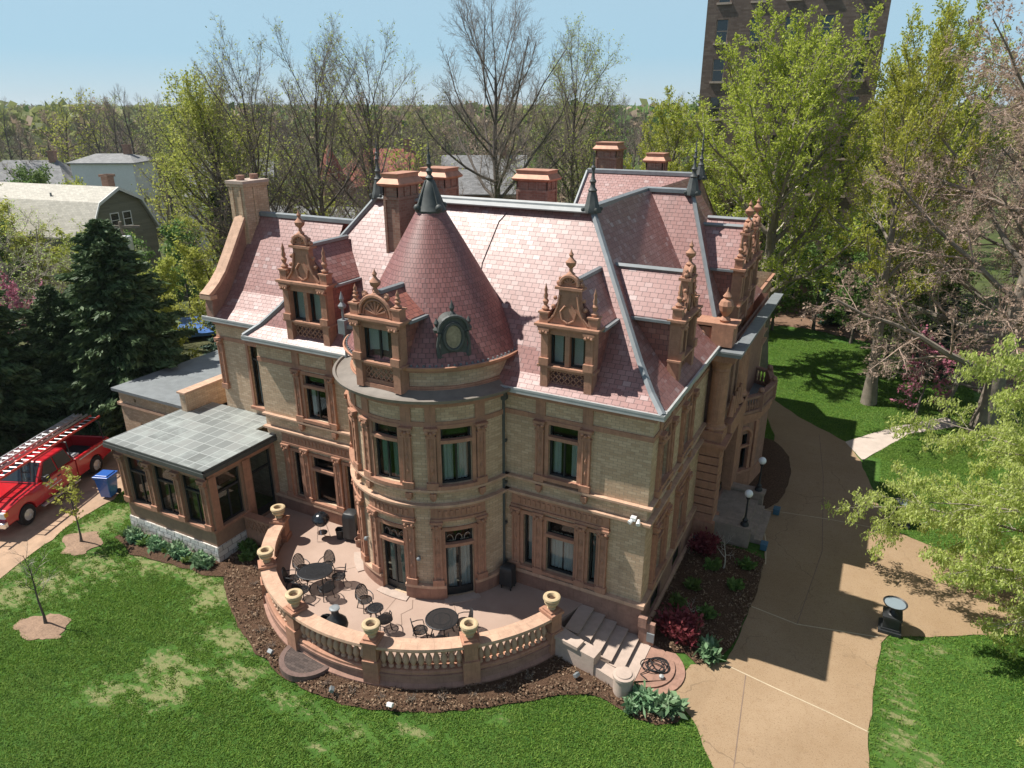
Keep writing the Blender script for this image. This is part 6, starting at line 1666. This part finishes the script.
covered('covered_smoker', -13.75,-.75,.72,.65,1.5,'tall black covered smoker against the wall left of the tower','smoker',.2)
covered('covered_grill', -5.6,-.55,.6,.5,1.1,'black covered grill in the shaded corner right of the tower','grill')
g = thing('chiminea', (-10.05,-6.25,Z), 'black chiminea behind the balustrade left of the middle urn', 'chiminea')
b = B(); b.lathe([(.28,0),(.3,.06),(.2,.12),(.38,.3),(.46,.5),(.42,.7),(.25,.88),(.15,1.0),(.13,1.25)], (0,0,0), 16); b.build('body', 'iron', g, smooth=True)
b = B(); b.lathe([(.13,1.25),(.2,1.27),(.2,1.32),(.12,1.34)], (0,0,0), 14); b.build('rim', 'lead', g)
def pot(x, y, label, r=.24, h=.4, mat='iron', z=Z):
    g = thing('bucket', (x,y,z), label, 'bucket'); b = B(); b.lathe([(r*.8,0),(r,h),(r*1.06,h),(r*1.06,h+.04),(r*.92,h+.04),(r*.75,.05),(.01,.05)], (0,0,0), 14); b.build('body', mat, g, smooth=True)
    b = B(); b.tube([(r*math.cos(a),0,h+r*.7*math.sin(a)) for a in [PI*i/8 for i in range(9)]], .012, 4); b.build('handle', mat, g); return g
pot(-10.75,-6.05,'black bucket left of the chiminea'); pot(-14.35,-.95,'dark bucket between the kettle grill and the covered smoker', .22, .45); pot(-13.15,-1.05,'brown pot at the foot of the tower beside the covered smoker', .2, .35, 'redstone')
# planters / birdbaths on the drive
bb = None
for x, y, lb in ((9.0,5.35,'black birdbath on a square pedestal at the near corner of the drive'),(9.3,14.4,'black birdbath on a square pedestal half hidden by the weeping tree')):
    if bb is None:
        bb = thing('birdbath', (x,y,.0), lb, 'birdbath', 'birdbaths beside the drive')
        b = B()
        for w_, z0, z1 in ((.42,0,.14),(.34,.14,.22),(.29,.22,.68),(.36,.68,.78)): b.box(-w_,w_,-w_,w_,z0,z1)
        b.build('pedestal', 'iron', bb)
        b = B(); b.lathe([(.2,.78),(.1,.86),(.07,1.0),(.14,1.1),(.4,1.22),(.46,1.32),(.44,1.33),(.36,1.26),(.01,1.2)], (0,0,0), 20); b.build('bowl', 'iron', bb, smooth=True)
        b = B(); b.lathe([(.4,1.285),(.01,1.29)], (0,0,0), 18); b.build('water', plain('water_film', (.22,.27,.3), .15, .05, 2), bb)
    else: dup(bb, (x,y,.0), label=lb)
# hose, small lights, box
b = B(); pts = []
for i in range(90):
    t = i*.33; r = .28+.1*math.sin(t*.37)+.05*math.sin(t*1.7); pts.append((1.15+r*1.25*math.cos(t)+.1*math.sin(t*.21), -1.25+r*math.sin(t)+.12*math.cos(t*.17), .165+.012*math.sin(t*2)+.0011*i))
pts += [(.9,-1.75,.2),(.75,-1.95,.17),(1.05,-2.1,.16)]
b.tube(pts, .022, 5); tag(b.build('hose','rubber'), 'black hose lying in loose coils on the stair landing', 'hose')
b = B(); b.lathe([(.09,.13),(.1,.24),(.02,.3)], (1.5,-1.75,0), 8); tag(b.build('path_light','leadlt'), 'small grey path light on the stair landing', 'light')
for i, (x, y, lb) in enumerate(((-12.3,-7.6,'small grey floodlight in the mulch left of the brick pad'),(-15.9,-4.3,'small grey floodlight in the mulch near the second urn'),(-8.9,-8.0,'small dark floodlight in the mulch right of the brick pad'),(-6.6,-7.6,'small white floodlight in the mulch below the small round table'),(-1.3,-3.25,'small grey floodlight beside the stair side wall'))):
    f = thing('floodlight', (x,y,.12), lb, 'light', None, i*1.1); b = B(); b.tube([(0,0,0),(0,0,.14)], .02, 5); b.build('stake', 'iron', f)
    b = B(); b.obox((0,0,.2),(.22,.16,.14),Matrix.Rotation(R(35),3,'X')); b.build('head', 'white' if i == 3 else 'lead', f, bevel=.015)
b = B(); b.lathe([(.16,0),(.17,.05),(.1,.16),(.12,.22),(.05,.26)], (.35,8.05,.1), 10); tag(b.build('globe_ornament','lead'), 'small round grey ornament in the shaded corner by the stoop', 'ornament')

# ------------------------------------------------------------------ red pickup with ladders, bins
def carpaint(name, c):
    n = NT(name); return n.done(n.bsdf(c, .25, 0, .5, None, **{'Coat Weight': .6, 'Coat Roughness': .05}))
MT['redpaint'] = carpaint('red_car_paint', (.48,.012,.02)); MT['carglass'] = plain('car_glass', (.02,.03,.034), .05, .1, 2, spec=.9)
MT['tail'] = plain('tail_light', (.5,.02,.02), .25, .1, 4); MT['alu'] = plain('aluminium', (.62,.63,.65), .4, .1, 5, metal=.7)
MT['orange'] = plain('red_fibreglass', (.5,.06,.045), .5, .15, 5); MT['lens'] = plain('headlight_lens', (.8,.82,.85), .1, .05, 3); MT['amber'] = plain('amber_lens', (.7,.3,.02), .2, .05, 3)
hd = math.atan2(-5.1, 2.05); fx = Vector((math.cos(hd), math.sin(hd), 0)); lf = Vector((-fx.y, fx.x, 0))
side = Vector(((-30.35-32.4)/2, (-6.23-1.13)/2, 0)); ctr = side-lf*1.27
TS = 1.3
tr = thing('pickup_truck', (ctr.x,ctr.y,.02), 'red pickup truck with a ladder rack parked beside the sunroom', 'pickup', None, hd); tr.scale = (TS,)*3
def sideprof(b, prof, y0, y1, inset=0.0):
    n = len(prof); b.add([(x,y0,z) for x,z in prof]+[(x,y1,z) for x,z in prof], [tuple(range(n)), tuple(range(n,2*n))[::-1]]+[(i,(i+1)%n,n+(i+1)%n,n+i) for i in range(n)])
def arch(cx, r=.47, n=9, z=.42): return [(cx+r*math.cos(PI*i/n), z+r*math.sin(PI*i/n)) for i in range(n+1)]
fa, ra = 2.1, -2.1
low = [(3.12,.55),(3.14,.98),(3.02,1.13),(2.4,1.22),(1.25,1.27),(-.95,1.27),(-.95,.42)]
prof = [(3.12,.5),(3.15,.98),(3.03,1.12),(2.3,1.22),(1.22,1.28),(-.92,1.28),(-.92,.45),(1.55,.45)]+[(x,z) for x,z in arch(fa)[::-1]]+[(2.66,.5)]
b = B(); sideprof(b, prof, -.98, .98); b.build('body', 'redpaint', tr, bevel=.05)
b = B(); b.box(2.35,2.36,-.9,.9,1.19,1.225); b.box(1.23,1.25,-.93,.93,1.26,1.3); b.build('panel_gap', 'rubber', tr)
# cargo bed: two sides, floor, tailgate
bp = [(-.96,1.28),(-3.2,1.28),(-3.2,.55),(-2.62,.5)]+[(x,z) for x,z in arch(ra)[::-1]]+[(-1.6,.45),(-.96,.45)]
b = B(); sideprof(b, bp, .86, .98); sideprof(b, bp, -.98, -.86); b.build('cargo_bed', 'redpaint', tr, bevel=.025)
b = B(); b.box(-3.18,-.97,-.86,.86,.7,.78); b.box(-1.02,-.97,-.86,.86,.78,1.26); b.build('bed_liner', 'rubber', tr)
b = B(); b.box(-3.24,-3.16,-.9,.9,.6,1.28); b.build('tailgate', 'redpaint', tr, bevel=.02)
b = B(); b.box(-1.4,-1.03,.1,.84,1.1,1.36); b.box(-1.42,-1.01,-.84,-.2,1.1,1.34); b.build('tool_box', 'alu', tr, bevel=.02)
# cab
b = B()
bot = [(1.28,.9,1.27),(1.28,-.9,1.27),(-.9,-.93,1.27),(-.9,.93,1.27)]; topv = [(.52,.72,1.93),(.52,-.72,1.93),(-.72,-.74,1.95),(-.72,.74,1.95)]
b.add(bot+topv, [(0,1,2,3),(4,7,6,5)]+[(i,4+i,4+(i+1)%4,(i+1)%4) for i in range(4)]); b.build('cab', 'redpaint', tr, bevel=.06)
def quad(b, P, n, off=.012):
    P = [Vector(p) for p in P]; nv = (P[1]-P[0]).cross(P[3]-P[0]).normalized()
    if nv.dot(Vector(n)) < 0: nv = -nv
    b.plate([p+nv*.002 for p in P], nv*off)
b = B(); quad(b, [(1.2,.78,1.34),(1.2,-.78,1.34),(.58,-.64,1.885),(.58,.64,1.885)], (1,0,1)); b.build('windshield', 'carglass', tr)
b = B(); quad(b, [(-.9,.72,1.36),(-.9,-.72,1.36),(-.74,-.6,1.86),(-.74,.6,1.86)], (-1,0,0)); b.build('rear_window', 'carglass', tr)
for sg in (-1,1):
    b = B(); quad(b, [(1.0,sg*.895,1.33),(.1,sg*.908,1.33),(.1,sg*.755,1.87),(.5,sg*.75,1.87)], (0,sg,0)); b.build('side_window', 'carglass', tr)
    b = B(); quad(b, [(.02,sg*.908,1.33),(-.78,sg*.915,1.33),(-.66,sg*.765,1.87),(.02,sg*.757,1.87)], (0,sg,0)); b.build('side_window', 'carglass', tr)
    b = B(); b.box(.85,1.1,sg*1.02 if sg > 0 else -1.22,1.22 if sg > 0 else -1.02,1.3,1.55); b.box(.9,1.0,min(sg*.9,sg*1.05),max(sg*.9,sg*1.05),1.33,1.4); b.build('wing_mirror', 'iron', tr, bevel=.03)
    b = B(); b.box(.05,.25,sg*.985-.01,sg*.985+.02,1.08,1.12); b.build('door_handle', 'iron', tr)
    b = B(); b.box(3.04,3.17,min(sg*.62,sg*.97),max(sg*.62,sg*.97),.82,1.08); b.build('headlight', 'lens', tr, bevel=.03)
    b = B(); b.box(3.0,3.16,min(sg*.9,sg*.99),max(sg*.9,sg*.99),.9,1.06); b.build('indicator', 'amber', tr)
    b = B(); b.box(-3.26,-3.2,min(sg*.8,sg*.97),max(sg*.8,sg*.97),.85,1.2); b.build('tail_light', 'tail', tr)
    b = B(); b.box(-.8,1.4,min(sg*.98,sg*1.12),max(sg*.98,sg*1.12),.36,.42); b.build('running_board', 'alu', tr)
    for xa, xb in ((.08,1.08),(-.86,.02)):
        b = B(); b.box(xa,xb,min(sg*.978,sg*.988),max(sg*.978,sg*.988),.52,1.25); b.build('door', 'redpaint', tr, bevel=.008)
    # lettering reads only as pale marks on the door and the bed side
    b = B(); yy = sg*.989
    for j, (x0, L_, z, h) in enumerate(((.95,.62,1.0,.11),(.85,.75,.84,.045))):
        x = x0
        while x > x0-L_:
            wd = rnd.uniform(.03,.07); b.box(x-wd,x,min(yy,yy+sg*.006),max(yy,yy+sg*.006),z,z+h*rnd.uniform(.7,1)); x -= wd+.018
    x = -1.15
    while x > -2.75:
        wd = rnd.uniform(.02,.05); b.box(x-wd,x,min(yy,yy+sg*.006),max(yy,yy+sg*.006),1.12,1.12+rnd.uniform(.04,.075)); x -= wd+.018
    b.build('lettering', 'white', tr)
    for cx in (fa, ra):
        b = B(); M = Matrix.Rotation(PI/2,3,'X'); b.lathe([(.24,-.13),(.37,-.13),(.41,-.09),(.41,.09),(.37,.13),(.24,.13)], (cx,sg*.86,.41), 24, M=M); w_ = b.build('wheel', 'rubber', tr, smooth=True)
        b = B(); b.lathe([(.25,0),(.23,.02),(.08,.05),(.07,.03),(.01,.03)], (cx,sg*.97,.41), 20, M=Matrix.Rotation(-sg*PI/2,3,'X'))
        for k in range(6): a = k*PI/3; b.obox((cx+.15*math.cos(a),sg*1.0,.41+.15*math.sin(a)),(.15,.03,.05),Matrix.Rotation(-a,3,'Y'))
        b.build('rim', 'alu', w_)
b = B(); b.box(3.1,3.3,-1.0,1.0,.48,.72); b.build('front_bumper', 'chrome', tr, bevel=.04)
b = B(); b.box(-3.42,-3.22,-.95,.95,.48,.66); b.build('rear_bumper', 'chrome', tr, bevel=.03)
b = B(); b.box(3.1,3.185,-.6,.6,.78,1.08); b.build('grille_surround', 'chrome', tr, bevel=.02)
b = B(); b.box(3.15,3.195,-.54,.54,.82,.92); b.box(3.15,3.195,-.54,.54,.95,1.04); b.build('grille', 'iron', tr)
for x, zb in ((2.55,1.2),(-.85,1.9),(-3.0,1.28)):
    if x > 2: continue
    b = B()
    for sg in (-1,1): b.tube([(x,sg*.88,1.28),(x,sg*.8,2.12)], .03, 6)
    b.tube([(x,-.82,2.12),(x,.82,2.12)], .03, 6); b.build('rack_hoop', 'iron', tr)
def ladder(y, z, x0, x1, mat, label, w_=.42, rungs='alu'):
    p = Vector((ctr.x,ctr.y,0))
    l = thing('ladder', (ctr.x,ctr.y,.02+z*TS), label, 'ladder', 'ladders on the pickup', hd); l.scale = (TS,)*3
    for sg in (-1,1): b = B(); b.box(x0,x1,y+sg*w_/2-.02,y+sg*w_/2+.02,.0,.09); b.build('rail', mat, l)
    x = x0+.2
    while x < x1: b = B(); b.tube([(x,y-w_/2,.045),(x,y+w_/2,.045)], .022, 5); b.build('rung', rungs, l); x += .32
ladder(.42, 2.16, -3.4, 2.6, 'orange', 'ladder with red rails on the near side of the pickup rack')
ladder(-.25, 2.16, -3.5, 3.6, 'alu', 'long aluminium ladder in the middle of the pickup rack')
ladder(-.25, 2.29, -3.2, 3.2, 'alu', 'aluminium ladder section stacked on the long one', .36)
def bin_(x, y, rz, c, label):
    g = thing('wheeled_bin', (x,y,.02), label, 'bin', None, rz); h = 1.3; m_ = carpaint('bin_plastic', c)
    b = B(); b.add([(-.3,-.32,.08),(.3,-.32,.08),(.3,.32,.08),(-.3,.32,.08),(-.4,-.42,h),(.4,-.42,h),(.4,.42,h),(-.4,.42,h)], [(0,1,2,3),(4,5,6,7)]+[(i,(i+1)%4,4+(i+1)%4,4+i) for i in range(4)]); b.box(-.43,.43,-.45,.45,h-.12,h-.02); b.build('body', m_, g, bevel=.04)
    b = B(); b.box(-.46,.46,-.47,.47,h,h+.07); b.box(-.36,.36,-.36,.36,h+.07,h+.13); b.build('lid', m_, g, bevel=.04)
    for sg in (-1,1): b = B(); b.lathe([(.15,-.04),(.15,.04)], (sg*.33,.36,.15), 12, M=Matrix.Rotation(PI/2,3,'Y')); b.build('wheel', 'rubber', g)
    b = B(); b.tube([(-.3,.46,h-.06),(-.3,.54,h-.06),(.3,.54,h-.06),(.3,.46,h-.06)], .025, 5); b.build('handle', m_, g)
bin_(-29.35,-2.55,.35,(.035,.12,.42),'blue wheeled bin beside the pickup'); bin_(-28.4,-.9,.3,(.05,.085,.06),'dark green wheeled bin behind the blue one, beside the sunroom')
